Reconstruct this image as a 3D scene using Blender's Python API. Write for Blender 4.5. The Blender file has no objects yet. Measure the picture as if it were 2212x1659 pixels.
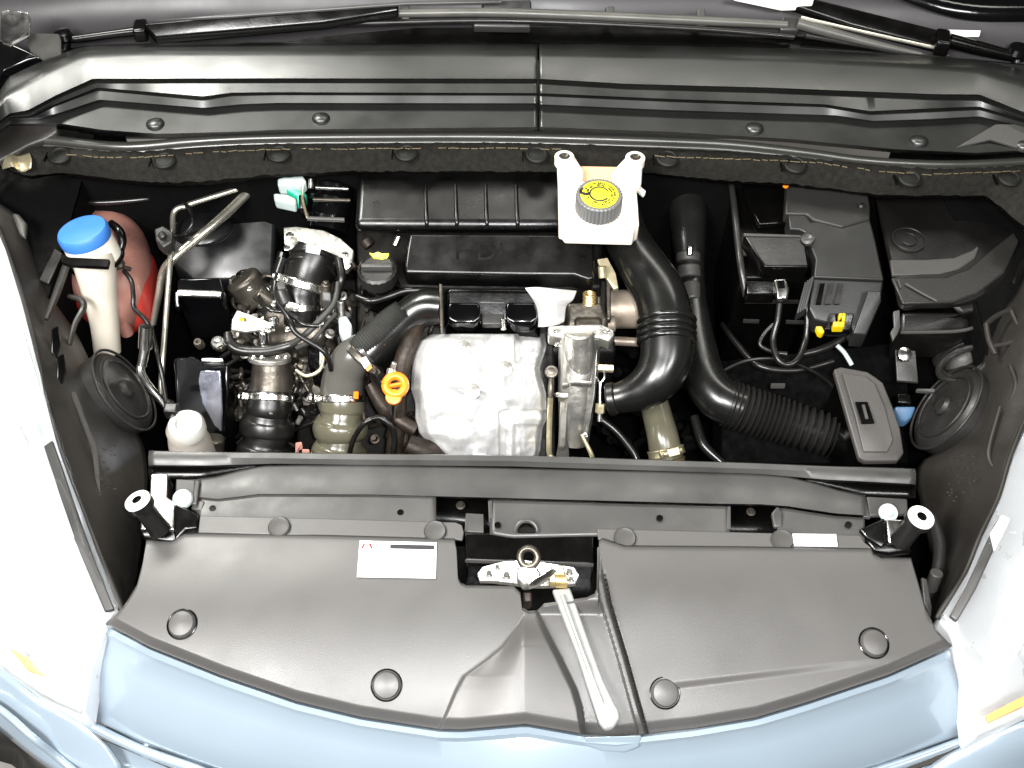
import bpy, math, random
from mathutils import Vector, Matrix
random.seed(4)
# ---------------------------------------------------------------- camera, world, lamps, exposure
ELEV, DIST, HALF = math.radians(52), 1.35, math.radians(27)
CE, SE = math.cos(ELEV), math.sin(ELEV)
CAM = Vector((0, -DIST*CE, DIST*SE))
FWD, RGT, UPV = Vector((0, CE, -SE)), Vector((1, 0, 0)), Vector((0, SE, CE))
FPX = 1106/math.tan(HALF)
scene = bpy.context.scene
col = scene.collection
cd = bpy.data.cameras.new('camera'); cam = bpy.data.objects.new('camera', cd); col.objects.link(cam)
cam.location = CAM; cam.rotation_euler = (math.pi/2-ELEV, 0, 0)
cd.sensor_fit = 'HORIZONTAL'; cd.sensor_width = 36; cd.lens = 18/math.tan(HALF); cd.clip_start = .02; cd.clip_end = 50
scene.camera = cam
w = bpy.data.worlds.new('World'); scene.world = w; w.use_nodes = True
w.node_tree.nodes['Background'].inputs[0].default_value = (1, .99, .96, 1)
w.node_tree.nodes['Background'].inputs[1].default_value = .016
def lamp(name, loc, target, sx, sy, power, color=(1, 1, 1)):
    d = bpy.data.lights.new(name, 'AREA'); d.shape = 'RECTANGLE'; d.size = sx; d.size_y = sy; d.energy = power; d.color = color
    o = bpy.data.objects.new(name, d); col.objects.link(o); o.location = loc
    o.rotation_euler = (Vector(target)-Vector(loc)).to_track_quat('-Z', 'Y').to_euler()
    return o
lamp('ceiling_lamp', (-.95, -1.15, 1.65), (-.1, -.1, 0), 1.0, .5, 50, (1, .985, .96))
lamp('ceiling_lamp', (1.0, -1.5, 1.9), (.1, -.1, 0), 1.0, .3, 20, (1, .99, .96))
lamp('cowl_ceiling_lamp', (-1.25, 1.08, 1.95), (-.6, .45, .1), 1.0, .34, 36, (1, .99, .92))
lamp('cowl_ceiling_lamp', (.75, 1.08, 1.95), (.5, .45, .1), 1.9, .3, 9, (1, .98, .9))
lamp('camera_flash', (.05, -.86, 1.13), (0, -.1, 0), .06, .04, 12, (1, 1, 1))
vs = scene.view_settings
vs.view_transform = 'Standard'; vs.look = 'None'; vs.exposure = 1.0; vs.gamma = 1

# ---------------------------------------------------------------- helpers
def P(u, v, z=0.0):                      # measured point of the photograph taken to its own height in the bay (metres)
    d = FWD + RGT*((u-1106)/FPX) - UPV*((v-829.5)/FPX)
    return CAM + d*((z-CAM.z)/d.z)
def mpp(p): return (p-CAM).dot(FWD)/FPX  # metres per picture unit at a point
def nrm(r, u, t): return (RGT*r+UPV*u-FWD*t).normalized()
W = {}
MATS = {}
def mat(name, c, rough=.5, metal=0., bump=0., bscale=60., var=0., vscale=8., coat=0., trans=0., sss=0., spec=.5, dust=0., stretch=None, emit=0.):
    if name in MATS: return MATS[name]
    m = bpy.data.materials.new(name); m.use_nodes = True; nt = m.node_tree; b = nt.nodes['Principled BSDF']
    b.inputs['Base Color'].default_value = (*c, 1); b.inputs['Roughness'].default_value = rough; b.inputs['Metallic'].default_value = metal
    b.inputs['Coat Weight'].default_value = coat; b.inputs['Transmission Weight'].default_value = trans
    b.inputs['Specular IOR Level'].default_value = spec; b.inputs['Coat Roughness'].default_value = .05
    if sss: b.inputs['Subsurface Weight'].default_value = sss; b.inputs['Subsurface Radius'].default_value = (.02, .01, .006)
    tc = nt.nodes.new('ShaderNodeTexCoord'); mp = nt.nodes.new('ShaderNodeMapping'); nt.links.new(tc.outputs['Object'], mp.inputs[0])
    if stretch: mp.inputs['Scale'].default_value = stretch
    def noise(s, det=4):
        n = nt.nodes.new('ShaderNodeTexNoise'); n.inputs['Scale'].default_value = s; n.inputs['Detail'].default_value = det
        nt.links.new(mp.outputs[0], n.inputs['Vector']); return n
    if var or dust:
        n = noise(vscale, 6); r = nt.nodes.new('ShaderNodeValToRGB')
        lo, hi = 1-var, 1+var
        r.color_ramp.elements[0].position = .3; r.color_ramp.elements[1].position = .7
        r.color_ramp.elements[0].color = (*[min(1, x*lo) for x in c], 1)
        r.color_ramp.elements[1].color = (*[min(1, x*hi+dust) for x in c], 1)
        nt.links.new(n.outputs[0], r.inputs[0]); nt.links.new(r.outputs[0], b.inputs['Base Color'])
        q = nt.nodes.new('ShaderNodeMapRange'); q.inputs[1].default_value = .3; q.inputs[2].default_value = .7
        q.inputs[3].default_value = max(.03, rough*.8); q.inputs[4].default_value = min(1, rough*1.25)
        n2 = noise(vscale*2.7, 5); nt.links.new(n2.outputs[0], q.inputs[0]); nt.links.new(q.outputs[0], b.inputs['Roughness'])
    if bump:
        n = noise(bscale, 5); bp = nt.nodes.new('ShaderNodeBump'); bp.inputs['Distance'].default_value = .002; bp.inputs['Strength'].default_value = bump
        nt.links.new(n.outputs[0], bp.inputs['Height']); nt.links.new(bp.outputs[0], b.inputs['Normal'])
    MATS[name] = m; return m
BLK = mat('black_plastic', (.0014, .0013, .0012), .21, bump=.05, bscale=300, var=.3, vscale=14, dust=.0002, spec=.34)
BLKG = mat('gloss_black_plastic', (.0015, .0015, .0018), .13, var=.3, vscale=10, dust=.0005)
RUB = mat('black_rubber', (.0055, .005, .0045), .32, var=.35, vscale=16, dust=.001, bump=.06, bscale=200, spec=.45)
DUCT = mat('duct_plastic', (.006, .006, .0055), .25, var=.2, vscale=12, dust=.001, spec=.6)
DKG = mat('dark_grey_plastic', (.014, .013, .012), .38, bump=.12, bscale=350, var=.2, vscale=10)
MIDG = mat('grey_plastic', (.045, .043, .04), .45, bump=.12, bscale=300, var=.15, vscale=9)
COV = mat('grained_grey_plastic', (.068, .0655, .063), .38, bump=.12, bscale=900, var=.09, vscale=4)
STEELP = mat('painted_steel', (.037, .0355, .034), .38, bump=.05, bscale=80, var=.26, vscale=11, dust=.007)
COWL = mat('cowl_plastic', (.008, .0085, .0074), .36, bump=.05, bscale=500, var=.06, vscale=4, spec=1.)
SEAL = mat('seal_rubber', (.03, .03, .026), .32, var=.12, vscale=10, spec=.8)
FELT = mat('felt', (.014, .0132, .011), .95, bump=1., bscale=420, var=.3, vscale=120, spec=.1)
TRIM = mat('wing_trim', (.018, .016, .014), .42, bump=.15, bscale=150, var=.2, vscale=9)
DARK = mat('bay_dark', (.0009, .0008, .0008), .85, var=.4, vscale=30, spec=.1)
CAST = mat('cast_dark_metal', (.085, .075, .062), .36, metal=.75, bump=.4, bscale=90, var=.45, vscale=25)
RUST = mat('heat_browned_iron', (.022, .015, .010), .5, metal=.5, bump=.8, bscale=70, var=.5, vscale=22)
ALU = mat('cast_aluminium', (.50, .485, .45), .36, metal=.92, bump=.25, bscale=160, var=.14, vscale=20)
FOIL = mat('heat_shield_foil', (.94, .94, .93), .36, metal=.66, bump=.06, bscale=22, var=.05, vscale=16)
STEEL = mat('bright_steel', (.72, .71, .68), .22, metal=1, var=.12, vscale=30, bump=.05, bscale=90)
PIPE = mat('brushed_pipe', (.55, .53, .45), .3, metal=.9, var=.08, vscale=12)
BRASS = mat('brass', (.65, .5, .24), .35, metal=.9, var=.2, vscale=40)
ZINC = mat('zinc_yellow', (.62, .55, .36), .35, metal=.8, var=.2, vscale=40)
WHT = mat('white_plastic', (.82, .8, .76), .4, var=.04, vscale=12, sss=.1)
CREAM = mat('translucent_tank_plastic', (.86, .80, .70), .35, sss=.35, var=.05, vscale=10)
PINK = mat('coolant_tank_plastic', (.27, .13, .105), .3, sss=.3, var=.35, vscale=9)
RED = mat('red_plastic', (.36, .03, .022), .4, var=.1)
BLUE = mat('blue_cap_plastic', (.04, .17, .52), .4, var=.06)
YEL = mat('yellow_plastic', (.75, .72, .02), .45, var=.08, vscale=60)
YELC = mat('yellow_connector', (.5, .36, .0), .4, var=.05)
ORG = mat('orange_plastic', (.9, .22, .01), .35, var=.06)
GRN = mat('green_plastic', (.01, .35, .2), .4, var=.1)
LBLU = mat('blue_clip', (.05, .11, .2), .4, var=.1)
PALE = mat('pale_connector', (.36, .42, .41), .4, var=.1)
OLIV = mat('olive_rubber', (.085, .08, .055), .22, var=.2, vscale=14)
PAINT = mat('pale_blue_paint', (.26, .32, .375), .22, metal=.25, coat=1., var=.04, vscale=3)
PAPER = mat('sticker_paper', (.88, .88, .9), .5, var=.01)
INK = mat('dark_ink', (.012, .010, .012), .5); REDINK = mat('red_ink', (.16, .006, .008), .5)
REFL = mat('lamp_reflector', (.78, .80, .82), .3, metal=.25, var=.05, vscale=6)
LENS = mat('clear_lens', (.97, .99, 1), .03, trans=1., var=0, bump=0)
LENS.node_tree.nodes['Principled BSDF'].inputs['IOR'].default_value = 1.2
AMB = mat('amber_lens', (.62, .30, .10), .3, sss=.2)
GLASS = mat('windscreen_glass', (.03, .028, .03), .3, spec=.2, var=.1, vscale=3)
SHEETM = mat('pale_metal_panel', (.09, .088, .08), .4, metal=.3, var=.2, vscale=14)
GND = mat('concrete', (.2, .19, .18), .85, bump=.4, bscale=20, var=.2, vscale=3)
STITCH = mat('yellow_stitching', (.085, .065, .03), .7, var=.3, vscale=80)
CONV = mat('ribbed_conduit', (.03, .03, .027), .55, var=.2, vscale=20)

def wl(o): return W[o.name]
def finish(name, V, F, m, parent=None, smooth=True, bevel=0, solid=0, seg=3, label=None, sub=0, ang=35):
    c = Vector((sum(p[0] for p in V), sum(p[1] for p in V), sum(p[2] for p in V)))/len(V)
    me = bpy.data.meshes.new(name); me.from_pydata([Vector(p)-c for p in V], [], F); me.validate(); me.update()
    import bmesh
    bm = bmesh.new(); bm.from_mesh(me); bmesh.ops.recalc_face_normals(bm, faces=bm.faces); bm.to_mesh(me); bm.free()
    me.materials.append(m)
    o = bpy.data.objects.new(name, me); col.objects.link(o)
    base = Vector((0, 0, 0))
    if parent is not None: o.parent = parent; base = wl(parent)
    o.location = c-base; W[o.name] = c
    if solid:
        s = o.modifiers.new('thickness', 'SOLIDIFY'); s.thickness = abs(solid); s.offset = -1 if solid > 0 else 1
    if bevel:
        b = o.modifiers.new('edges', 'BEVEL'); b.width = bevel; b.segments = seg; b.limit_method = 'ANGLE'; b.angle_limit = math.radians(ang); b.harden_normals = False
    if sub:
        s = o.modifiers.new('smooth', 'SUBSURF'); s.levels = sub; s.render_levels = sub
    if smooth:
        me.shade_smooth()
        if not sub: me.set_sharp_from_angle(angle=math.radians(40 if not bevel else 75))
    if label: o['label'] = label
    return o
def obj(name, shapes, m, parent=None, **k):
    V, F = [], []
    if isinstance(shapes, tuple): shapes = [shapes]
    for v, f in shapes:
        n = len(V); V += [Vector(x) for x in v]; F += [[i+n for i in q] for q in f]
    return finish(name, V, F, m, parent, **k)
def thing(name, label, cat, at, group=None):
    o = bpy.data.objects.new(name, None); col.objects.link(o); o.empty_display_size = .02
    o.location = at if isinstance(at, Vector) else P(*at); W[o.name] = o.location.copy()
    o['label'] = label; o['category'] = cat
    if group: o['group'] = group
    return o
def tag(o, label, cat, group=None):
    o['label'] = label; o['category'] = cat
    if group: o['group'] = group
    return o
def struct(o): o['kind'] = 'structure'; return o
ANCH = {}
def copy_part(o, parent, dest, rot=None):
    if o.name in ANCH: dest = dest+W[o.name]-ANCH[o.name]
    c = o.copy(); col.objects.link(c); c.parent = parent; c.location = dest-wl(parent); W[c.name] = dest.copy()
    for ch in [x for x in list(bpy.data.objects) if x.parent == o]:
        g = ch.copy(); col.objects.link(g); g.parent = c; W[g.name] = dest
    return c
def copy_thing(root, dest, label):
    r = root.copy(); col.objects.link(r); r.location = dest; W[r.name] = dest.copy(); r['label'] = label
    for ch in [x for x in list(bpy.data.objects) if x.parent == root]:
        c = ch.copy(); col.objects.link(c); c.parent = r; W[c.name] = dest+ch.location
        for gg in [x for x in list(bpy.data.objects) if x.parent == ch]:
            g = gg.copy(); col.objects.link(g); g.parent = c; W[g.name] = W[c.name]+gg.location
    return r
# shapes ----------------------------------------------------------
def slab(poly, d=.02, direction=(0, 0, -1), z=None):
    pts = [P(p[0], p[1], p[2] if len(p) > 2 else z) for p in poly]; n = len(pts)
    dv = Vector(direction).normalized()*d
    return pts+[p+dv for p in pts], [list(range(n)), list(range(2*n-1, n-1, -1))]+[[i, (i+1) % n, n+(i+1) % n, n+i] for i in range(n)]
def cr(a, b, c, d, t): return .5*((2*b)+(-a+c)*t+(2*a-5*b+4*c-d)*t*t+(-a+3*b-3*c+d)*t**3)
def spline(pts, k=8):
    out = []
    for i in range(len(pts)-1):
        a, b, c, d = pts[max(i-1, 0)], pts[i], pts[i+1], pts[min(i+2, len(pts)-1)]
        for j in range(k): out.append(tuple(cr(a[q], b[q], c[q], d[q], j/k) for q in range(len(b))))
    out.append(tuple(pts[-1])); return out
def sweep(pts, rad, n=18, caps=True, flat=1.):
    V, F = [], []; prev = None
    for i, p in enumerate(pts):
        t = (pts[min(i+1, len(pts)-1)]-pts[max(i-1, 0)]).normalized()
        if prev is None: a = t.cross(Vector((0, 0, 1)) if abs(t.z) < .95 else Vector((1, 0, 0))).normalized()
        else: a = (prev-t*prev.dot(t)).normalized()
        prev = a; b = t.cross(a)
        for j in range(n):
            q = 2*math.pi*j/n; V.append(p+(a*math.cos(q)+b*math.sin(q)*flat)*rad[i])
    m = len(pts)
    for i in range(m-1):
        for j in range(n): F.append([i*n+j, i*n+(j+1) % n, (i+1)*n+(j+1) % n, (i+1)*n+j])
    if caps: F += [list(range(n)), list(range((m-1)*n, m*n))]
    return V, F
def tube(path, n=18, k=8, ribs=0, amp=0, caps=True, straight=False):   # path of (u, v, z, half-width in picture units)
    s = spline(path, max(k, 1)) if not straight else [tuple(x) for x in path]
    if ribs:
        s = []
        M = ribs*6
        base = spline(path, 12)
        for i in range(M+1):
            f = i/M*(len(base)-1); a = int(f); b = min(a+1, len(base)-1); g = f-a
            s.append(tuple(base[a][q]*(1-g)+base[b][q]*g for q in range(4)))
    pts = [P(x[0], x[1], x[2]) for x in s]
    rad = [x[3]*mpp(p) for x, p in zip(s, pts)]
    if ribs: rad = [r+amp*(.5+.5*math.cos(2*math.pi*i/6))-amp for i, r in enumerate(rad)]
    return sweep(pts, rad, n, caps)
def rod(a, b, ra, rb=None, n=20): return sweep([a, b], [ra, rb or ra], n)
def uvrod(a, b, r, n=20):
    pa, pb = P(*a[:3]), P(*b[:3]); return rod(pa, pb, r*mpp(pa), r*mpp(pb), n)
def lathe(c, ax, prof, n=32, knurl=0, kamp=0):      # profile of (radius, height along axis) in metres
    ax = Vector(ax).normalized(); a = ax.cross(Vector((0, 1, 0)) if abs(ax.y) < .9 else Vector((1, 0, 0))).normalized(); b = ax.cross(a)
    V, F = [], []
    for r, h in prof:
        for j in range(n):
            q = 2*math.pi*j/n; rr = r+(kamp*(1 if j % 2 else -1) if knurl and r > .6*max(x[0] for x in prof) else 0)
            V.append(c+ax*h+(a*math.cos(q)+b*math.sin(q))*max(rr, 1e-5))
    m = len(prof)
    for i in range(m-1):
        for j in range(n): F.append([i*n+j, i*n+(j+1) % n, (i+1)*n+(j+1) % n, (i+1)*n+j])
    F += [list(range(n)), list(range((m-1)*n, m*n))]
    return V, F
def torus(c, ax, R, r, n=32, m=8, a0=0, a1=2*math.pi):
    ax = Vector(ax).normalized(); a = ax.cross(Vector((0, 1, 0)) if abs(ax.y) < .9 else Vector((1, 0, 0))).normalized(); b = ax.cross(a)
    full = abs(a1-a0-2*math.pi) < 1e-4
    pts = [c+(a*math.cos(a0+(a1-a0)*i/n)+b*math.sin(a0+(a1-a0)*i/n))*R for i in range(n+1)]
    V, F = sweep(pts, [r]*(n+1), m, caps=not full); return V, F
def box(c, s, ax=None, ay=None):
    ax = (Vector(ax) if ax else Vector((1, 0, 0))).normalized(); ay = Vector(ay).normalized() if ay else Vector((0, 1, 0))
    az = ax.cross(ay).normalized(); ay = az.cross(ax)
    V = [c+ax*s[0]*.5*i+ay*s[1]*.5*j+az*s[2]*.5*k for k in (-1, 1) for j in (-1, 1) for i in (-1, 1)]
    return V, [[0, 1, 3, 2], [4, 6, 7, 5], [0, 4, 5, 1], [2, 3, 7, 6], [0, 2, 6, 4], [1, 5, 7, 3]]
def at_u(row, u):
    if u <= row[0][0]: a, b = row[0], row[1]
    elif u >= row[-1][0]: a, b = row[-2], row[-1]
    else:
        for a, b in zip(row, row[1:]):
            if a[0] <= u <= b[0]: break
    t = (u-a[0])/(b[0]-a[0]) if b[0] != a[0] else 0
    return tuple(a[q]*(1-t)+b[q]*t for q in range(1, len(a)))
def loft_u(rows, u0, u1, n=60, zs=None, smooth_k=1):     # rows: polylines (u, v) with one height each; a sheet between them
    V, F = [], []
    for r, z in zip(rows, zs):
        for i in range(n+1):
            u = u0+(u1-u0)*i/n; v = at_u(r, u)
            vv = v[0]; zz = z+(v[1] if len(v) > 1 else 0)
            V.append(P(u, vv, zz))
    for a in range(len(rows)-1):
        for i in range(n): F.append([a*(n+1)+i, a*(n+1)+i+1, (a+1)*(n+1)+i+1, (a+1)*(n+1)+i])
    return V, F
def grid(rows, k=6, kc=1):           # rows of equal-count (u,v,z) points -> spline along rows
    R = [spline(r, k) for r in rows]
    if kc > 1:
        T = [spline([r[i] for r in R], kc) for i in range(len(R[0]))]
        R = [[T[i][j] for i in range(len(T))] for j in range(len(T[0]))]
    n = len(R[0]); V = [P(*p) for r in R for p in r]
    return V, [[a*n+i, a*n+i+1, (a+1)*n+i+1, (a+1)*n+i] for a in range(len(R)-1) for i in range(n-1)]
def pillow(outline, zc, up, dn, k=5, levels=7, flat=.5):      # rounded tank from its outline
    o = spline(list(outline)+[outline[0]], k)[:-1]
    pts = [P(p[0], p[1], zc) for p in o]; n = len(pts)
    c = Vector((sum(p.x for p in pts), sum(p.y for p in pts), 0))/n; c.z = zc
    V, F = [], []; L = []
    for i in range(-levels, levels+1):
        t = i/levels*math.pi/2; s = math.cos(t)**flat if abs(i) < levels else .02
        L.append((s, math.sin(t)*(up if t > 0 else dn)))
    for s, h in L:
        for p in pts: q = c+(p-c)*s; q.z = zc+h; V.append(q)
    for a in range(len(L)-1):
        for j in range(n): F.append([a*n+j, a*n+(j+1) % n, (a+1)*n+(j+1) % n, (a+1)*n+j])
    F += [list(range(n)), list(range((len(L)-1)*n, len(L)*n))]
    return V, F
def text_shape(s, c, xdir, ydir, size, depth):
    cu = bpy.data.curves.new('lettering', 'FONT'); cu.body = s; cu.size = size; cu.extrude = depth; cu.align_x = 'CENTER'; cu.align_y = 'CENTER'; cu.resolution_u = 3
    t = bpy.data.objects.new('lettering', cu); col.objects.link(t)
    bpy.context.view_layer.update()
    me = bpy.data.meshes.new_from_object(t.evaluated_get(bpy.context.evaluated_depsgraph_get()))
    x = Vector(xdir).normalized(); z = x.cross(Vector(ydir)).normalized(); y = z.cross(x)
    V = [c+x*v.co.x+y*v.co.y+z*v.co.z for v in me.vertices]; F = [list(p.vertices) for p in me.polygons]
    bpy.data.objects.remove(t); bpy.data.curves.remove(cu); bpy.data.meshes.remove(me)
    return V, F
def bolt_shape(c, ax=(0, 0, 1), r=.007, h=.005, n=6):
    ax = Vector(ax).normalized()
    return [lathe(c, ax, [(r*1.5, 0), (r*1.5, h*.25), (r*1.4, h*.3)], 20), lathe(c+ax*h*.3, ax, [(r, 0), (r, h*.8), (r*.85, h)], n)]
def add_bolt(parent, u, v, z, rpx=6, m=STEEL, ax=(0, 0, 1), name='bolt', h=None):
    p = P(u, v, z); r = rpx*mpp(p)/1.5
    return obj(name, bolt_shape(p, ax, r, h or r*.9), m, parent)
def clamp(parent, a, b, r, m=STEEL, screw=(-1, 0)):    # worm clamp round a hose between two axis points (u,v,z)
    pa, pb = P(*a), P(*b); ra = r*mpp(pa); t = (pb-pa).normalized(); L = (pb-pa).length
    c = (pa+pb)/2
    band = lathe(pa, t, [(ra*.94, -.0005), (ra*1.02, 0), (ra*1.04, L*.12), (ra*1.01, L*.2), (ra*1.01, L*.8), (ra*1.04, L*.88), (ra*1.02, L), (ra*.94, L+.0005)], 36)
    o = obj('hose_clamp', band, m, parent)
    sd = (RGT*screw[0]+UPV*screw[1]-FWD*.5).normalized(); sd = (sd-t*sd.dot(t)).normalized()
    q = c+sd*ra*1.12; side = t.cross(sd)
    obj('worm_screw', [box(q, (.018, L*1.0, .009), side, t), rod(q-side*.014, q+side*.016, .0045, n=10), rod(q+side*.016, q+side*.021, .0062, n=6)], m, o, bevel=.001)
    return o

# ================================================================ setting
struct(obj('ground', slab([(-9000, 300), (11000, 300), (5000, 5000), (-3000, 5000)], .05, z=-1.0), GND, smooth=False))
# dark well of the engine bay: floor, walls, bulkhead
x0, x1 = -.68, .68
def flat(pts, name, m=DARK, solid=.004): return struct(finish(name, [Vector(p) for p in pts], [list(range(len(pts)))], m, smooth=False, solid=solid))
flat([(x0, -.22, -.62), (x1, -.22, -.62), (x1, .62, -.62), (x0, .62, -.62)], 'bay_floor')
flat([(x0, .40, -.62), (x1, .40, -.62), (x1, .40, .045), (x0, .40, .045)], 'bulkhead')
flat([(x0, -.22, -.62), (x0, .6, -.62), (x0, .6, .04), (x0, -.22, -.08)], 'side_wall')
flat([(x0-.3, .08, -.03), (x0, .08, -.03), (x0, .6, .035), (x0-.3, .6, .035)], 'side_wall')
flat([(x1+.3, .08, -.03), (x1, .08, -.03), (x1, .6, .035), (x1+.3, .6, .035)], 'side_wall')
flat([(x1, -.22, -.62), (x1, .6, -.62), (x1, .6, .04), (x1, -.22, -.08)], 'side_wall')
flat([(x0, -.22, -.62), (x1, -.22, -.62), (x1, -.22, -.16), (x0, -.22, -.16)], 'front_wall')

# windscreen and wipers
ws = grid([[(-300, 128, .14), (300, 98, .14), (1106, 92, .14), (1900, 112, .14), (2600, 175, .14)],
           [(-300, -60, .20), (300, -90, .215), (1106, -100, .22), (1900, -90, .215), (2600, -50, .20)],
           [(-300, -250, .27), (300, -330, .305), (1106, -350, .312), (1900, -330, .305), (2600, -260, .275)]], 6)
wsr = thing('windscreen', 'dark tinted windscreen glass along the top behind the wipers', 'windscreen', (1106, 92, .14))
obj('glass', ws, GLASS, wsr, solid=.005)
obj('frit_band', grid([[(1880, -30, .2), (2060, 36, .176), (2230, 46, .172), (2500, 40, .174)], [(1880, -60, .212), (2060, -20, .197), (2230, -12, .194), (2500, -15, .195)]], 8), BLKG, wsr, solid=.002, label='curved black border printed near the top right corner of the glass')
obj('shadow_band', slab([(700, 78, .156), (900, 60, .164), (1300, 58, .165), (1700, 72, .158), (1960, 110, .15), (1960, 122, .148), (1106, 94, .149), (600, 92, .15)], .003), BLK, wsr)  # black strip painted in as the shade between wipers and cowl
# left wiper
P_plain = P
def P(u, v, z=0.): return P_plain(u, v, .163+(92-v)*.00040+(z-.22)*.12)   # wipers lie close above the glass
wl_ = thing('windscreen_wiper', 'windscreen wiper pivoting at the top left corner, its long blade crossing the picture', 'wiper', (140, 88, .19))
obj('spindle', [uvrod((138, 104, .17), (140, 84, .20), 14), lathe(P(140, 84, .2), (0, 0, 1), [(.014, 0), (.016, .004), (.012, .012), (.004, .014)], 20)], BLKG, wl_)
obj('nut', lathe(P(138, 80, .206), (0, 0, 1), [(.010, 0), (.010, .006), (.005, .01)], 6), STEEL, wl_)
obj('arm', [tube([(140, 88, .202, 9), (240, 74, .212, 9), (310, 66, .215, 11)], 12), slab([(308, 50, .30), (700, 14, .32), (860, 2, .33), (860, 22, .32), (700, 48, .30), (335, 80, .28)], .014)], BLK, wl_, bevel=.003)
obj('arm_hinge', [box(P(305, 66, .224), (.02, .034, .022), (1, .15, 0), (0, 1, 0))], BLK, wl_, bevel=.004)
obj('blade', slab([(330, 44, .332), (500, 29, .340), (880, 2, .353), (1085, -4, .352), (1085, 4, .356), (880, 8, .354), (500, 36, .334)], .004), STEELP, wl_, bevel=.0015)
obj('blade_spine', tube([(790, 30, .246, 7), (880, 29, .243, 9), (1100, 28, .240, 10), (1500, 44, .226, 10), (1700, 54, .220, 8)], 12), SHEETM, wl_)
obj('rubber_strip', tube([(500, 60, .222, 5), (800, 50, .224, 7), (1100, 45, .226, 7), (1500, 62, .214, 7), (1715, 80, .205, 6)], 10), RUB, wl_)
obj('blade_connector', [slab([(1040, 0, .262), (1148, -2, .262), (1148, 22, .25), (1120, 30, .246), (1045, 22, .25)], .02), slab([(1046, 26, .236), (1146, 28, .234), (1147, 58, .225), (1022, 56, .227), (1022, 40, .227)], .012)], DKG, wl_, bevel=.003)
for u, v in ((1318, 26), (1515, 32), (875, 20)):
    obj('blade_clip', slab([(u-9, v-14, .246), (u+9, v-14, .246), (u+10, v+20, .232), (u-8, v+20, .232)], .012), MIDG, wl_, bevel=.002)
obj('blade_end_cap', slab([(1690, 34, .235), (1730, 38, .233), (1726, 66, .217), (1684, 64, .218)], .014), DKG, wl_, bevel=.003)
# right wiper
wr = thing('windscreen_wiper', 'windscreen wiper pivoting at the top right corner with a white printed tag on its arm', 'wiper', (2196, 124, .16))
obj('spindle', [uvrod((2196, 135, .145), (2196, 116, .17), 16), lathe(P(2196, 116, .17), (0, 0, 1), [(.016, 0), (.018, .004), (.014, .012), (.004, .014)], 20)], BLKG, wr)
obj('arm', [tube([(2196, 124, .175, 12), (2120, 106, .185, 15), (2050, 88, .195, 16)], 14)], BLK, wr)
obj('arm_channel', slab([(2040, 66, .206), (2045, 92, .194), (2035, 104, .188), (1840, 54, .215), (1640, -14, .26), (1690, -22, .262)], .012), BLK, wr, bevel=.003)
obj('arm_edge', tube([(2040, 108, .19, 4), (1850, 66, .212, 4), (1730, 38, .232, 4)], 8), PIPE, wr)
obj('arm_hinge', box(P(2034, 92, .199), (.022, .04, .026), (1, -.25, 0), (0, 1, 0)), BLK, wr, bevel=.004)
obj('printed_tag', slab([(2040, 64, .214), (2118, 66, .214), (2116, 76, .208), (2040, 76, .208)], .003), WHT, wr)
obj('rubber_strip', tube([(1740, 78, .20, 5), (1860, 98, .19, 5), (1960, 116, .182, 5), (2050, 122, .178, 4)], 8), RUB, wr)
obj('blade', tube([(1722, 50, .222, 12), (1800, 72, .208, 11), (1900, 98, .195, 8), (1990, 117, .185, 4)], 12), SHEETM, wr)
tag(obj('white_glint', [slab([(1585, -10, .262), (1760, -8, .262), (1755, 10, .25), (1690, 12, .249)], .01)], WHT, bevel=.002), 'small white plate painted in as a highlight at the top edge above the right wiper', 'glint')  # white slab stands in for a bright highlight
P = P_plain

# cowl panels: left and right mouldings with ribs, meeting at a seam
CL = [  # (rows over u), height
 ([(-60, 285), (20, 165), (150, 104), (190, 96), (300, 93), (600, 90), (1163, 92)], .150),
 ([(-60, 300), (10, 205), (150, 124), (190, 112), (300, 112), (600, 112), (1163, 114)], .168),
 ([(-60, 305), (10, 218), (100, 165), (180, 128), (300, 122), (600, 122), (1163, 124)], .167),
 ([(-60, 310), (20, 245), (60, 238), (120, 206), (200, 170), (600, 169), (1163, 170)], .155),
 ([(-60, 312), (20, 248), (60, 242), (120, 210), (204, 173), (600, 172), (1163, 173)], .146),
 ([(-60, 314), (20, 250), (62, 245), (120, 213), (206, 178), (600, 177), (1163, 178)], .146),
 ([(-60, 316), (20, 251), (64, 248), (120, 216), (208, 181), (600, 180), (1163, 181)], .151),
 ([(-60, 318), (20, 254), (66, 251), (120, 225), (210, 189), (440, 208), (500, 200), (600, 199), (1163, 201)], .145),
 ([(-60, 319), (20, 255), (68, 252), (120, 227), (212, 193), (440, 215), (500, 204), (600, 202), (1163, 204)], .138),
 ([(-60, 320), (20, 256), (70, 254), (120, 230), (212, 196), (440, 218), (500, 208), (600, 206), (1163, 207)], .141),
 ([(-60, 322), (20, 258), (80, 256), (130, 243), (214, 215), (440, 233), (520, 225), (600, 222), (1163, 223)], .134),
 ([(-60, 324), (20, 260), (82, 258), (132, 246), (216, 218), (440, 236), (520, 229), (600, 226), (1163, 228)], .124),
 ([(-60, 330), (20, 268), (100, 266), (140, 268), (220, 280), (340, 289), (520, 284), (600, 280), (1163, 274)], .1205),
 ([(-60, 336), (20, 276), (100, 276), (140, 280), (220, 294), (340, 297), (520, 290), (600, 286), (1163, 281)], .095)]
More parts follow.
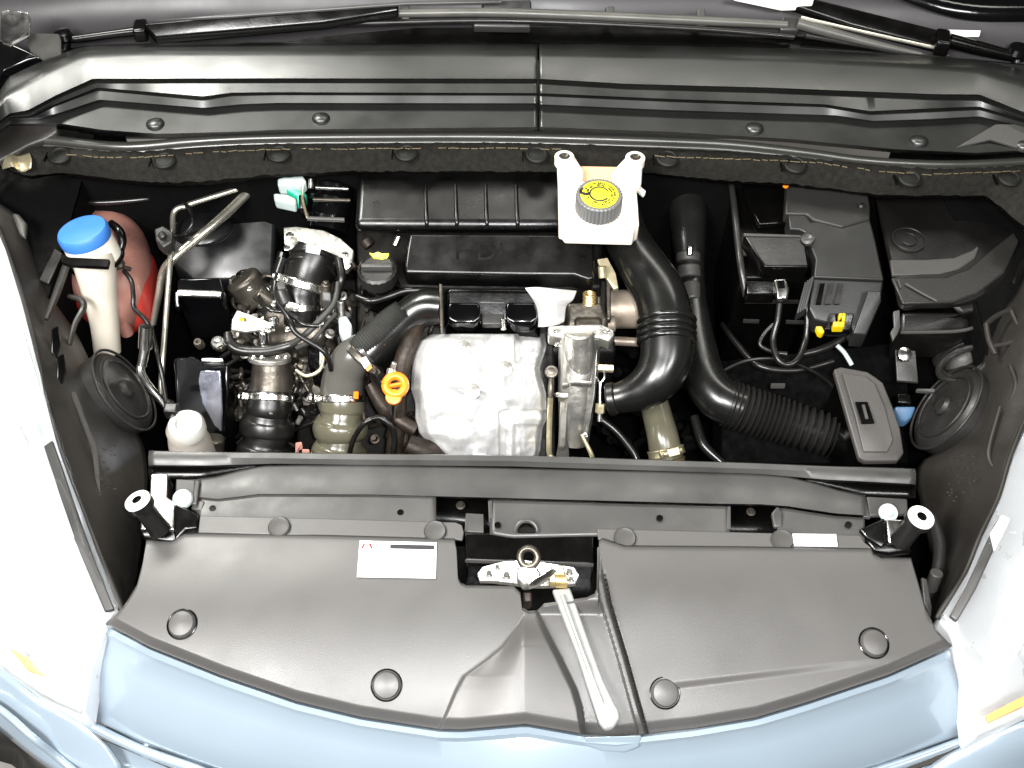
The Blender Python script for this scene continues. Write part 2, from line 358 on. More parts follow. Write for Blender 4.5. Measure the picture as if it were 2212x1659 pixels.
CRr = [
 ([(1163, 92), (1400, 97), (1700, 103), (2006, 122), (2106, 128), (2206, 150), (2300, 215)], .150),
 ([(1163, 114), (1400, 118), (1700, 126), (2006, 142), (2106, 148), (2206, 174), (2300, 240)], .168),
 ([(1163, 124), (1400, 128), (1700, 136), (2006, 152), (2106, 160), (2206, 190), (2300, 250)], .167),
 ([(1163, 170), (1356, 181), (1656, 189), (2010, 203), (2116, 204), (2206, 240), (2300, 272)], .155),
 ([(1163, 173), (1356, 184), (1656, 192), (2010, 206), (2116, 207), (2206, 243), (2300, 274)], .146),
 ([(1163, 179), (1356, 191), (1656, 199), (2010, 214), (2116, 215), (2206, 250), (2300, 280)], .146),
 ([(1163, 182), (1356, 194), (1656, 202), (2010, 217), (2116, 218), (2206, 252), (2300, 282)], .151),
 ([(1163, 201), (1456, 214), (1781, 225), (1880, 240), (2010, 234), (2116, 230), (2212, 259), (2300, 290)], .145),
 ([(1163, 204), (1456, 217), (1781, 228), (1880, 244), (2010, 238), (2116, 233), (2212, 262), (2300, 292)], .138),
 ([(1163, 208), (1456, 221), (1781, 232), (1880, 249), (2010, 243), (2116, 238), (2212, 266), (2300, 294)], .141),
 ([(1163, 225), (1456, 238), (1806, 249), (1886, 261), (2010, 257), (2116, 251), (2212, 274), (2300, 300)], .134),
 ([(1163, 229), (1456, 242), (1806, 254), (1886, 265), (2010, 261), (2116, 255), (2212, 278), (2300, 304)], .124),
 ([(1163, 274), (1456, 285), (1706, 300), (1931, 322), (2106, 330), (2206, 325), (2300, 330)], .1205),
 ([(1163, 281), (1456, 292), (1706, 308), (1931, 330), (2106, 338), (2206, 333), (2300, 338)], .095)]
c1 = thing('cowl_panel', 'left half of the long ribbed plastic cowl, brightly lit at its left end', 'cowl panel', (600, 280, .095))
obj('moulding', loft_u([r for r, z in CL], -60, 1161, 150, [z for r, z in CL]), COWL, c1, solid=.003)
c2 = thing('cowl_panel', 'right half of the long ribbed plastic cowl behind the brake fluid reservoir', 'cowl panel', (1700, 300, .095))
obj('moulding', loft_u([r for r, z in CRr], 1165, 2300, 150, [z for r, z in CRr]), COWL, c2, solid=.003)
clip0 = None
for par, u, v in ((c1, 335, 266), (c1, 693, 254), (c2, 1630, 276), (c2, 1985, 303), (c2, 2212, 312)):
    p = P(u, v, .1235)
    if clip0 is None:
        ax = nrm(0, .75, .7)
        clip0 = obj('clip', lathe(p, ax, [(.0135, -.006), (.0135, 0), (.012, .0025), (.006, .005), (0, .0055)], 24), COWL, par)
        ANCH[clip0.name] = p
    else: copy_part(clip0, par, p)
obj('dark_end_fold', slab([(8, 262, .11), (60, 256, .112), (122, 268, .108), (126, 284, .100), (104, 300, .094), (60, 312, .092), (0, 345, .09), (-40, 350, .09), (-40, 268, .11)], .012), TRIM, c1, bevel=.004)
obj('end_gusset', slab([(2065, 318, .122), (2150, 268, .135), (2212, 268, .134), (2260, 300, .13), (2200, 318, .124), (2140, 300, .128)], .004), MIDG, c2, bevel=.001)

# hinge and wing corner at the far left
obj('seam_backing', slab([(1155, 92, .140), (1171, 92, .140), (1171, 281, .09), (1155, 281, .09)], .002), BLK, c1)
hg = thing('hinge_bracket', 'bright metal hinge bracket in the top left corner beside the wiper pivot', 'hinge', (50, 70, .16))
obj('hinge_arm', [slab([(0, 20, .24), (20, 20, .24), (62, 26, .235), (60, 68, .21), (20, 90, .20), (0, 85, .2)], .01)], STEEL, hg, bevel=.003)
obj('hinge_plate', [slab([(60, 70, .20), (128, 72, .195), (128, 108, .17), (88, 120, .165), (60, 100, .175)], .01)], SHEETM, hg, bevel=.003)
obj('wing_flange', slab([(-40, 78, .18), (10, 86, .175), (90, 124, .158), (60, 128, .156), (8, 150, .15), (-40, 220, .13)], .02), BLKG, hg, bevel=.003)

# weather seal
sl = [(-60, 318, .082, 9), (60, 305, .086, 10), (105, 303, .088, 11), (180, 311, .088, 11), (250, 317, .088, 11), (310, 316, .088, 11), (420, 306, .09, 10), (560, 299, .09, 9), (800, 296, .09, 9), (1106, 296, .09, 9), (1456, 306, .09, 9), (1600, 314, .09, 9), (1750, 331, .089, 9), (1850, 345, .088, 9), (1960, 353, .088, 9), (2080, 355, .088, 9), (2212, 349, .088, 9), (2320, 345, .088, 9)]
s1 = thing('weather_seal', 'long rounded rubber bonnet seal running right across under the cowl', 'rubber seal', (1106, 296, .09))
obj('bulb', tube(sl[1:], 14, 6), SEAL, s1)
obj('seal_lip', tube([(a, b+12, c-.006, 6) for a, b, c, d in sl[1:]], 10, 6), SEAL, s1)
# felt strip
ft = [(-60, 345), (60, 330), (160, 334), (215, 340), (320, 340), (425, 330), (600, 322), (1106, 320), (1250, 323), (1456, 339), (1756, 350), (1850, 363), (1906, 371), (2010, 377), (2206, 370), (2300, 366)]
fb = [(-60, 400), (0, 345), (62, 372), (125, 362), (200, 372), (300, 384), (380, 386), (450, 384), (575, 370), (750, 361), (1106, 362), (1406, 362), (1556, 380), (1706, 388), (1806, 399), (1909, 413), (2134, 413), (2180, 450), (2209, 480), (2300, 520)]
mid = [(u, at_u(ft, u)[0]*.5+at_u(fb, u)[0]*.5) for u in range(-60, 2301, 40)]
tp = [(u, v-12) for u, v in ft]
mid1 = [(u, at_u(ft, u)[0]*.85+at_u(fb, u)[0]*.15) for u in range(-60, 2301, 40)]
f1 = thing('felt_strip', 'brown felt insulation edge with yellow stitching hanging below the cowl', 'felt strip', (1106, 350, .06))
b2 = [(u, v+4) for u, v in fb]
V_, F_ = loft_u([tp, ft, mid1, mid, fb, b2], -60, 2300, 200, [.074, .079, .078, .070, .057, .040])
obj('felt', ([Vector(p)+Vector((0, 0, random.uniform(-.0012, .0012))) for p in V_], F_), FELT, f1, solid=.008)
st = []
u = 130
while u < 2212:
    L = random.uniform(9, 22)
    if not (1200 < u < 1395) and random.random() < .86:
        st.append(tube([(u, at_u(ft, u)[0]+random.uniform(-1, 1), .0885, 1.3), (u+L, at_u(ft, u+L)[0]+random.uniform(-1.6, 1.6), .0885, 1.3)], 5, 1))
    u += L+random.uniform(1, 5)
obj('stitching', st, STITCH, f1)['kind'] = 'stuff'
fc = None
for u, v in ((603, 333), (878, 331), (1160, 335), (1442, 343), (1718, 357), (1965, 386), (355, 347), (130, 336), (2180, 385)):
    p = P(u, v, .0845)
    if fc is None:
        ax = nrm(0, .55, .85)
        fc = obj('clip', [lathe(p, ax, [(.0165, -.002), (.0165, .001), (.014, .003), (.012, .0015), (.006, .002), (0, .003)], 24)], mat('matt_clip_plastic', (.006, .006, .005), .6, spec=.25), f1)
        obj('slot_tab', box(p-RGT*.021-UPV*.002, (.002, .02, .004)), BLK, fc)
        ANCH[fc.name] = p
    else: copy_part(fc, f1, p)
tag(obj('crumpled_foil_scrap', grid([[(2, 338, .085), (20, 330, .09), (40, 336, .083), (64, 330, .088)], [(0, 350, .08), (22, 348, .09), (44, 352, .08), (68, 346, .085)], [(6, 366, .075), (28, 360, .085), (46, 372, .07), (66, 364, .078)]], 4, 3), ZINC, solid=.001), 'crumpled tan scrap of lining at the far left end of the felt strip', 'lining scrap')
tag(obj('hanging_bolt', [uvrod((1076, 356, .05), (1076, 371, .035), 10, 14)], CAST, bevel=.001), 'small stud poking down from the felt strip above the upper engine cover', 'stud')

# ================================================================ right and left wing linings
def zlin(u, ua, za, ub, zb): return za+(zb-za)*(u-ua)/(ub-ua)
lt = thing('wing_lining', 'long dark plastic lining along the inner edge of the left headlamp', 'lining', (150, 900, -.05))
rowsL = [
 [(-40, 420, .03), (0, 440, .03), (40, 470, .02), (60, 520, 0.), (75, 560, -.02)],
 [(-10, 480, .03), (8, 510, .03), (45, 545, .015), (80, 590, -.01), (110, 640, -.04)],
 [(40, 620, .025), (58, 660, .02), (90, 690, .0), (130, 700, -.03), (165, 720, -.07)],
 [(72, 740, .02), (88, 760, .018), (135, 790, -.01), (180, 800, -.05), (215, 820, -.10)],
 [(102, 880, .015), (120, 896, .012), (180, 920, -.02), (240, 925, -.07), (300, 940, -.13)],
 [(130, 980, .01), (145, 985, .008), (205, 1000, -.025), (265, 1010, -.08), (318, 1020, -.14)],
 [(170, 1085, .0), (184, 1095, -.002), (235, 1110, -.035), (280, 1120, -.09), (312, 1130, -.14)],
 [(215, 1200, -.01), (224, 1205, -.012), (255, 1210, -.045), (285, 1215, -.09), (300, 1225, -.13)],
 [(262, 1318, -.03), (264, 1320, -.03), (268, 1322, -.05), (272, 1322, -.08), (276, 1322, -.10)]]
obj('lining_panel', grid(rowsL, 4, 4), TRIM, lt, solid=.004)
obj('edge_bead', tube([(r[0][0]+2, r[0][1], r[0][2]+.004, 5) for r in rowsL], 8, 5), TRIM, lt)
obj('vertical_rib', tube([(160, 850, -.005, 6), (185, 920, -.01, 6), (205, 975, -.02, 7), (212, 1040, -.025, 6), (215, 1085, -.03, 5)], 8), TRIM, lt)
obj('upper_rib', tube([(100, 690, .0, 5), (120, 640, .0, 8), (145, 570, .0, 8), (158, 545, .0, 6)], 8), TRIM, lt)
obj('angled_rib', tube([(148, 640, -.02, 5), (175, 648, -.02, 7), (180, 665, -.025, 7), (162, 700, -.03, 6), (150, 745, -.04, 5)], 8), TRIM, lt)
obj('lug', slab([(24, 458, .035), (40, 460, .035), (56, 480, .032), (52, 510, .028), (40, 500, .03)], .012), SHEETM, lt, bevel=.004, label='pale round lug at the top of the lining')
for q, (u, v) in enumerate([(118, 730), (130, 790)]):
    obj('slot', slab([(u-8, v-20, .004), (u+8, v-28, .0), (u+12, v+10, -.004), (u+2, v+42, .0), (u-8, v+30, .003)], .006), BLK, lt, bevel=.002)
rt = thing('wing_lining', 'long dark plastic lining with a square loop along the inner edge of the right headlamp', 'lining', (2100, 1000, -.05))
rowsR = [
 [(2300, 520, .03), (2240, 540, .02), (2212, 600, .01), (2190, 640, -.01), (2165, 668, -.03)],
 [(2300, 690, .03), (2245, 700, .03), (2215, 700, .02), (2180, 720, .0), (2140, 730, -.03)],
 [(2260, 800, .025), (2225, 805, .022), (2190, 800, .01), (2150, 805, -.02), (2110, 815, -.06)],
 [(2225, 885, .02), (2210, 890, .018), (2160, 900, .0), (2110, 920, -.04), (2060, 945, -.09)],
 [(2185, 985, .012), (2172, 990, .01), (2120, 1000, -.02), (2050, 1000, -.07), (1980, 1010, -.14)],
 [(2158, 1075, .005), (2148, 1080, .003), (2100, 1085, -.03), (2050, 1090, -.08), (1990, 1095, -.14)],
 [(2118, 1160, .0), (2106, 1165, -.002), (2080, 1170, -.04), (2045, 1180, -.09), (2010, 1190, -.13)],
 [(2085, 1240, -.012), (2076, 1245, -.015), (2060, 1250, -.045), (2045, 1255, -.08), (2030, 1262, -.11)],
 [(2026, 1335, -.03), (2023, 1336, -.03), (2020, 1336, -.05), (2018, 1336, -.08), (2016, 1336, -.10)]]
obj('lining_panel', grid(rowsR, 4, 4), TRIM, rt, solid=.004)
obj('edge_bead', tube([(r[0][0]-2, r[0][1], r[0][2]+.004, 5) for r in rowsR], 8, 5), TRIM, rt)
obj('square_loop', [tube([(2128, 702, .01, 5), (2150, 684, .01, 6), (2182, 668, .01, 5)], 8), tube([(2130, 700, .01, 6), (2136, 735, .005, 6), (2150, 765, .0, 5)], 8), tube([(2184, 672, .01, 5), (2205, 720, .005, 5)], 8), tube([(2140, 748, .003, 5), (2175, 742, .003, 5), (2212, 728, .005, 5)], 8)], TRIM, rt)
obj('lower_rib', tube([(2182, 790, .018, 4), (2194, 830, .012, 5), (2184, 865, .008, 4)], 8), TRIM, rt)
obj('long_rib', tube([(2160, 880, .008, 4), (2138, 960, -.004, 5), (2136, 990, -.008, 5), (2145, 1010, -.006, 4)], 8), TRIM, rt)
em = []
for i in range(46):
    u, v = random.uniform(2040, 2108), random.uniform(975, 1085)
    z = -.012-(2108-u)/70*.03
    em.append(tube([(u, v, z, 1.3), (u+random.uniform(3, 9), v+random.uniform(-3, 2), z, 1.3)], 5, 1))
o = obj('raised_texture', em, TRIM, rt); o['kind'] = 'stuff'
em = []
for i in range(30):
    u, v = random.uniform(205, 245), random.uniform(960, 1090)
    z = -.018-(u-205)/40*.03
    em.append(tube([(u, v, z, 1.2), (u+random.uniform(3, 8), v+random.uniform(-2, 3), z, 1.2)], 5, 1))
o = obj('raised_texture', em, TRIM, lt); o['kind'] = 'stuff'
# loose pipes and shafts to the right of the radiator cover
tag(obj('pipe', [tube([(2010, 1110, -.03, 12), (2030, 1180, -.06, 14), (2020, 1250, -.09, 12), (2000, 1290, -.1, 10)], 12)], DKG), 'short dark pipe dropping beside the right bump stop', 'pipe')
tag(obj('grey_cap', [uvrod((2024, 1236, -.05), (2010, 1272, -.08), 14)], MIDG, bevel=.002), 'small grey plastic cap low beside the right edge of the radiator cover', 'cap')
tag(obj('edge_clip', [slab([(1990, 1245, -.03), (2003, 1250, -.03), (2014, 1310, -.045), (2012, 1332, -.05), (1996, 1300, -.04)], .006)], MIDG, bevel=.002), 'thin grey clip on the right edge of the radiator cover', 'clip')

# ================================================================ headlamps
def headlamp(label, outline, at, amber, strip, ribs):
    h = thing('headlamp', label, 'headlamp', at)
    body = [slab(outline, .05)]
    obj('reflector_housing', body, REFL, h, bevel=.006)
    cu = sum(p[0] for p in outline)/len(outline); cv = sum(p[1] for p in outline)/len(outline)
    V, F = [], []; n = len(outline)
    for s, dz in ((1., .002), (.96, .010), (.8, .018), (.5, .023), (.05, .025)):
        for p in outline: V.append(P(cu+(p[0]-cu)*s, cv+(p[1]-cv)*s, p[2]+dz))
    for a in range(4):
        for j in range(n): F.append([a*n+j, a*n+(j+1) % n, (a+1)*n+(j+1) % n, (a+1)*n+j])
    F.append(list(range(4*n, 5*n)))
    obj('lens', (V, F), LENS, h)
    obj('amber_marker', slab(amber, .004), AMB, h, bevel=.001)
    obj('inner_strip', slab(strip, .006), STEELP, h, bevel=.002)
    for r in ribs: obj('lamp_rib', slab(r, .006), REFL, h, bevel=.002)
    return h
headlamp('left headlamp blown out white by the light, faint amber marker low on it',
 [(-260, 480, .0), (-10, 480, .03), (10, 520, .028), (57, 691, .022), (88, 800, .018), (117, 896, .012), (150, 1000, .006), (182, 1101, -.002), (222, 1210, -.012), (258, 1318, -.03), (228, 1345, -.035), (195, 1440, -.05), (178, 1545, -.07), (90, 1508, -.07), (0, 1440, -.06), (-120, 1370, -.06), (-320, 1300, -.05)],
 (100, 1100, -.03), [(18, 1398, -.03), (60, 1420, -.032), (98, 1462, -.04), (60, 1448, -.038)],
 [(92, 965, .028), (112, 950, .028), (150, 1060, .018), (192, 1180, .006), (246, 1315, -.018), (226, 1322, -.02), (170, 1190, .004)],
 [[(15, 700, .05), (50, 712, .046), (90, 850, .038), (60, 845, .04)], [(-10, 900, .046), (30, 905, .044), (60, 960, .04), (20, 970, .042)]])
headlamp('right headlamp blown out white by the light, orange marker on its lower edge',
 [(2500, 520, .0), (2300, 700, .03), (2232, 885, .02), (2190, 985, .012), (2162, 1075, .005), (2122, 1160, 0.), (2088, 1240, -.012), (2028, 1336, -.03), (2052, 1362, -.035), (2085, 1450, -.05), (2104, 1596, -.075), (2212, 1550, -.07), (2400, 1450, -.06), (2500, 1300, -.05)],
 (2150, 1300, -.03), [(2130, 1545, -.045), (2135, 1562, -.047), (2240, 1512, -.04), (2240, 1488, -.037)],
 [(2150, 1130, .024), (2166, 1110, .026), (2160, 1160, .02), (2110, 1270, .004), (2068, 1342, -.012), (2052, 1330, -.012), (2090, 1262, .002)],
 [[(2140, 1150, .03), (2165, 1110, .034), (2185, 1120, .034), (2150, 1190, .026)]])

# ================================================================ painted front
from bisect import bisect
TOPL = [(228, 1350), (235, 1350), (325, 1398), (480, 1460), (640, 1515), (780, 1549), (945, 1575), (1000, 1576), (1136, 1564), (1261, 1586), (1330, 1592), (1386, 1586), (1500, 1573), (1633, 1550), (1740, 1518), (1920, 1457), (2049, 1399), (2056, 1396)]
BOT = [(170, 1545), (300, 1606), (480, 1668), (760, 1730), (1106, 1765), (1450, 1742), (1700, 1712), (1900, 1655), (2097, 1586)]
def zf(u): return -.045-.006*abs((u-1133)/900)**2
N = 120; V, F = [], []
for t, dz, dv in ((0, -.012, -4), (0, -.002, 1), (0.0, .003, 6), (.05, .002, 10), (.10, -.006, 10), (.35, -.02, 6), (.7, -.045, 2), (.95, -.07, 0), (1., -.078, 0)):
    for i in range(N+1):
        s = i/N; u = 232+(2052-232)*s
        vt = at_u(TOPL, u)[0]; ub = 178+(2096-178)*s; vb = at_u(BOT, ub)[0]
        uu = u+(ub-u)*t; v = vt+dv*(1-t)+(vb-vt)*t
        crease = .010*max(0, 1-abs(uu-1133)/260)*min(1, t*3)
        V.append(P(uu, v, zf(u)+dz+crease))
for a in range(8):
    for i in range(N): F.append([a*(N+1)+i, a*(N+1)+i+1, (a+1)*(N+1)+i+1, (a+1)*(N+1)+i])
fp = thing('front_panel', 'pale blue painted nose panel below the grey radiator cover', 'front panel', (1133, 1650, -.08))
obj('painted_skin', (V, F), PAINT, fp, solid=.003, ang=30)
obj('lower_lip', tube([(176, 1556, -.118, 9), (300, 1618, -.126, 11), (420, 1660, -.13, 12), (480, 1680, -.13, 12), (760, 1745, -.13, 12), (1106, 1780, -.13, 12), (1450, 1757, -.13, 12), (1700, 1724, -.13, 12), (1900, 1664, -.13, 12), (2000, 1630, -.126, 10), (2098, 1592, -.118, 8)], 12, 6), PAINT, fp)
obj('centre_tab', slab([(1262, 1592, -.036), (1386, 1588, -.036), (1380, 1612, -.046), (1350, 1624, -.052), (1300, 1622, -.052), (1264, 1608, -.045)], .006), PAINT, fp, bevel=.002)
bp = thing('bumper', 'pale blue painted bumper skin under both headlamps, its lower edge dark', 'bumper', (1106, 1800, -.2))
obj('bumper_skin', grid([[(-300, 1330, -.06), (-60, 1412, -.07), (0, 1446, -.072), (90, 1514, -.082), (175, 1556, -.112)], [(-300, 1420, -.085), (-60, 1480, -.09), (0, 1520, -.10), (90, 1590, -.115), (260, 1650, -.15)], [(-300, 1500, -.13), (-60, 1540, -.13), (0, 1580, -.14), (90, 1650, -.15), (260, 1760, -.18)]], 6, 3), PAINT, bp, solid=.003)
obj('bumper_skin', grid([[(2100, 1602, -.118), (2212, 1556, -.08), (2320, 1500, -.07), (2500, 1420, -.06)], [(2000, 1660, -.15), (2212, 1610, -.10), (2320, 1570, -.095), (2500, 1500, -.085)], [(1900, 1760, -.18), (2212, 1680, -.15), (2320, 1640, -.14), (2500, 1580, -.13)]], 6, 3), PAINT, bp, solid=.003)
obj('bumper_skin', grid([[(200, 1590, -.16), (600, 1740, -.16), (1106, 1790, -.16), (1600, 1760, -.16), (2090, 1630, -.16)], [(200, 1760, -.2), (600, 1860, -.2), (1106, 1900, -.2), (1600, 1880, -.2), (2090, 1760, -.2)]], 6), PAINT, bp, solid=.003)
obj('grille_strip', tube([(-80, 1490, -.085, 8), (0, 1532, -.09, 8), (70, 1592, -.10, 8), (130, 1640, -.135, 8), (200, 1700, -.145, 8)], 10), PAINT, bp)
obj('grille_mouth', grid([[(-300, 1500, -.14), (0, 1545, -.14), (70, 1600, -.15), (150, 1670, -.16)], [(-300, 1640, -.2), (0, 1640, -.2), (70, 1700, -.2), (150, 1760, -.2)]], 5), DKG, bp, solid=.003)

# ================================================================ radiator cover (grained grey moulding)
def sstep(a, b, x):
    t = max(0., min(1., (x-a)/((b-a) or 1e-6))); return t*t*(3-2*t)
CT = [(228, 1349), (236, 1340), (262, 1316), (280, 1290), (296, 1262), (308, 1215), (316, 1166), (372, 1167), (398, 1152), (430, 1150), (700, 1155), (982, 1163), (986, 1180), (989, 1244), (995, 1258), (1008, 1264), (1110, 1266), (1124, 1280), (1128, 1312), (1142, 1320), (1162, 1318), (1175, 1304), (1215, 1298), (1268, 1290), (1284, 1282), (1292, 1262), (1294, 1166), (1302, 1162), (1350, 1178), (1600, 1180), (1882, 1184), (1886, 1194), (1904, 1204), (1968, 1204), (1983, 1255), (1999, 1313), (2021, 1358), (2049, 1388), (2056, 1392)]
LL = [(1320, 1133), (1345, 1122), (1395, 1085), (1425, 1050), (1460, 1002), (1490, 985), (1530, 968), (1575, 948), (1600, 940)]
LR = [(1300, 1150), (1330, 1160), (1370, 1180), (1420, 1206), (1490, 1240), (1530, 1252), (1600, 1262)]
FIN = [(1240, 1288), (1300, 1300), (1420, 1336), (1500, 1358), (1600, 1386)]
def zc(u, v):
    t0, t1 = at_u(CT, u)[0], at_u(TOPL, u)[0]
    s = (v-1160)/420
    w_ = sstep(1150, 1420, u); z = .008+(.012+.008*w_)*s-(.058+.010*w_)*s*s-.012*((u-1133)/900)**4
    z += .0035*math.sin(s*6.5+.4+(u-1133)*.0012)*(.35+.65*w_)
    if u > 1300: z += -.004*sstep(1386, 1460, u)*sstep(1400+(2049-u)*.12, 1420+(2049-u)*.12, v)*sstep(2000, 1600, u)*.8
    e = t1-v
    z -= .010*(1-sstep(0, 26, e))
    z -= .004*(1-sstep(0, 7, v-t0))
    if v > 1318:
        l, r = at_u(LL, v)[0], at_u(LR, v)[0]
        inside = sstep(l-3, l+5, u)*(1-sstep(r-8, r+3, u))
        tent = (.006+.016*sstep(l, 1133, u)) if u < 1133 else .022-.008*(u-1133)/max(10, r-1133)
        z += inside*tent*sstep(1318, 1400, v)
    if v > 1225:
        r, f = at_u(LR, max(v, 1300))[0], at_u(FIN, v)[0]
        z -= .013*sstep(r-2, r+8, u)*(1-sstep(f-4, f, u))*sstep(1290, 1330, v)
        z += .016*sstep(f-5, f, u)*(1-sstep(f+9, f+16, u))*sstep(1225, 1260, v)*(1-.4*sstep(1540, 1590, v))
        z -= .007*sstep(f+15, f+17, u)*(1-sstep(f+17, f+21, u))*sstep(1225, 1260, v)
    return z
us = []
u = 228.
while u < 2056: us.append(u); u += 2. if 935 < u < 1400 else 6
us = sorted(set(us+[2056.])); us = [u for u in us if min(abs(u-c[0]) for c in CT) > 1.3]+[c[0] for c in CT]; us = sorted(us); R = 130
V, F = [], []
for k in range(R+1):
    for u in us:
        a, b = at_u(CT, u)[0], at_u(TOPL, u)[0]
        m_ = min(max(1336, a+1), b-1); v = a+(m_-a)*k/34 if k <= 34 else m_+(b-m_)*(k-34)/(R-34); V.append(P(u, v, zc(u, v)))
n = len(us)
for k in range(R):
    for i in range(n-1): F.append([k*n+i, k*n+i+1, (k+1)*n+i+1, (k+1)*n+i])
rc = thing('radiator_cover', 'wide grained grey plastic cover over the radiator between engine and painted nose', 'radiator cover', (1133, 1400, -.01))
obj('cover_skin', (V, F), COV, rc, solid=.003)
obj('rear_flange', slab([(432, 1114, .004), (700, 1120, .004), (984, 1128, .004), (998, 1134, .004), (1002, 1150, .003), (999, 1166, .003), (976, 1164, .003), (700, 1157, .003), (428, 1150, .003)], .004), COV, rc, bevel=.001)
obj('rear_flange', slab([(1290, 1142, .004), (1500, 1147, .004), (1858, 1156, .004), (1868, 1172, .003), (1884, 1184, .003), (1350, 1180, .003), (1292, 1164, .003)], .004), COV, rc, bevel=.001)
ck = None
for u, v in ((393, 1350), (835, 1483), (1437, 1500), (1888, 1391)):
    p = P(u, v, zc(u, v)); e1 = P(u+12, v, zc(u+12, v))-P(u-12, v, zc(u-12, v)); e2 = P(u, v-12, zc(u, v-12))-P(u, v+12, zc(u, v+12)); nn = e1.cross(e2).normalized(); ax = Vector((0, 0, 1))
    if ck is None:
        ck = obj('clip', lathe(p, ax, [(.0155, .0002), (.0152, .0022), (.0135, .0048), (.008, .0062), (0, .0066)], 36), COV, rc)
        obj('clip_recess', torus(p+Vector((0, 0, .0007)), ax, .0168, .0010, 36, 8), BLK, ck)
        ANCH[ck.name] = p; ck.rotation_euler = ax.rotation_difference(nn).to_euler()
    else:
        q_ = copy_part(ck, rc, p); q_.rotation_euler = ax.rotation_difference(nn).to_euler()
fk = None
for u, v in ((603, 1138), (940, 1147), (1350, 1162), (1690, 1166)):
    p = P(u, v, .006)
    if fk is None:
        fk = obj('rear_clip', lathe(p, (0, -.1, 1), [(.0135, -.003), (.0135, 0), (.012, .002), (.009, .001), (0, .0012)], 28), MIDG, rc)
        ANCH[fk.name] = p
    else: copy_part(fk, rc, p)
# stickers
def on_cover(u, v, h=.0012): return P(u, v, zc(u, v)+h)
def ribbon(pts, d=.0006):
    n = len(pts); return [Vector(p) for p in pts]+[Vector(p)-Vector((0, 0, d)) for p in pts], [list(range(n)), list(range(2*n-1, n-1, -1))]+[[i, (i+1) % n, n+(i+1) % n, n+i] for i in range(n)]
A, B, C_, D_ = on_cover(777, 1168, .0028), on_cover(943, 1172, .0028), on_cover(941, 1249, .0022), on_cover(771, 1246, .0022)
def sq(s, t, h=.0): return A*(1-s)*(1-t)+B*s*(1-t)+C_*s*t+D_*(1-s)*t+Vector((0, 0, h))
sk = thing('sticker', 'white rectangular sticker with a dark bar and red chevrons on the radiator cover', 'sticker', sq(.5, .5))
obj('paper', ribbon([sq(0, 0), sq(1, 0), sq(1, 1), sq(0, 1)]), PAPER, sk, smooth=False)
def mark(name, q, m): return obj(name, ribbon([sq(a, b, .0007) for a, b in q], .0003), m, sk, smooth=False)
mark('dark_bar', [(.40, .085), (.975, .085), (.975, .21), (.40, .21)], INK)
mark('red_chevron', [(.02, .22), (.055, .08), (.10, .08), (.10, .11), (.072, .11), (.05, .22)], REDINK)
mark('red_chevron', [(.11, .08), (.15, .08), (.18, .22), (.15, .22), (.128, .11), (.11, .11)], REDINK)
for k, (a, b, c) in enumerate([(.19, .09, .24), (.20, .195, .28), (.30, .10, .35), (.31, .14, .34)]):
    mark('small_print', [(a, b), (c, b), (c, b+.018), (a, b+.018)], INK)
mark('red_mark', [(.80, .38), (.825, .38), (.825, .50), (.80, .50)], mat('faint_red_ink', (.8, .45, .5), .5))
tag(obj('sticker', slab([(1712, 1153, .0065), (1806, 1154, .0065), (1809, 1180, .006), (1716, 1179, .006)], .0008), PAPER), 'small blank white sticker on the right rear flange of the radiator cover', 'sticker')

# ================================================================ crossmember
cm = thing('crossmember', 'grey slam panel crossmember spanning the bay behind the radiator cover', 'crossmember', (1106, 1040, .0))
top = [(322, 979), (420, 982), (595, 983), (795, 986), (1106, 989), (1640, 1006), (1780, 1012), (1977, 1018)]
tb = [(322, 990), (595, 990), (795, 993), (1106, 996), (1640, 1013), (1780, 1020), (1977, 1030)]
tb2 = [(322, 1001), (450, 1002), (595, 997), (795, 1000), (1106, 1003), (1640, 1019), (1780, 1032), (1977, 1042)]
obj('rear_rail', loft_u([[(a, b-1) for a, b in top], top, tb, tb2, [(a, b+4) for a, b in tb2]], 322, 1977, 110, [-.03, .012, .012, .008, -.012]), STEELP, cm, solid=.003)
rec0 = [(322, 1003), (595, 1001), (1106, 1007), (1640, 1023), (1977, 1046)]
rec1 = [(322, 1036), (430, 1036), (560, 1012), (1106, 1014), (1640, 1030), (1760, 1046), (1870, 1075), (1977, 1078)]
obj('recess', loft_u([rec0, rec1], 322, 1977, 90, [-.014, -.016]), BLK, cm, solid=.003)
p0 = [(425, 1036), (467, 1030), (520, 1016), (567, 1006), (640, 1004), (800, 1004), (1106, 1011), (1640, 1023), (1700, 1029), (1760, 1044), (1809, 1059), (1871, 1072)]
p0b = [(a, b+4) for a, b in p0]
p1 = [(425, 1073), (470, 1078), (520, 1072), (560, 1067), (800, 1068), (1106, 1076), (1556, 1088), (1640, 1089), (1700, 1093), (1806, 1109), (1871, 1113)]
p1b = [(a, b+4) for a, b in p1]
p2 = [(a, b+6) for a, b in p1]
pb = [(425, 1116), (700, 1122), (985, 1130), (1106, 1150), (1290, 1146), (1860, 1160)]
obj('front_rail', loft_u([[(a, b-2) for a, b in p0], p0, p0b, p1, p1b], 426, 1870, 120, [-.014, .004, .006, .002, -.010]), STEELP, cm, solid=.002)
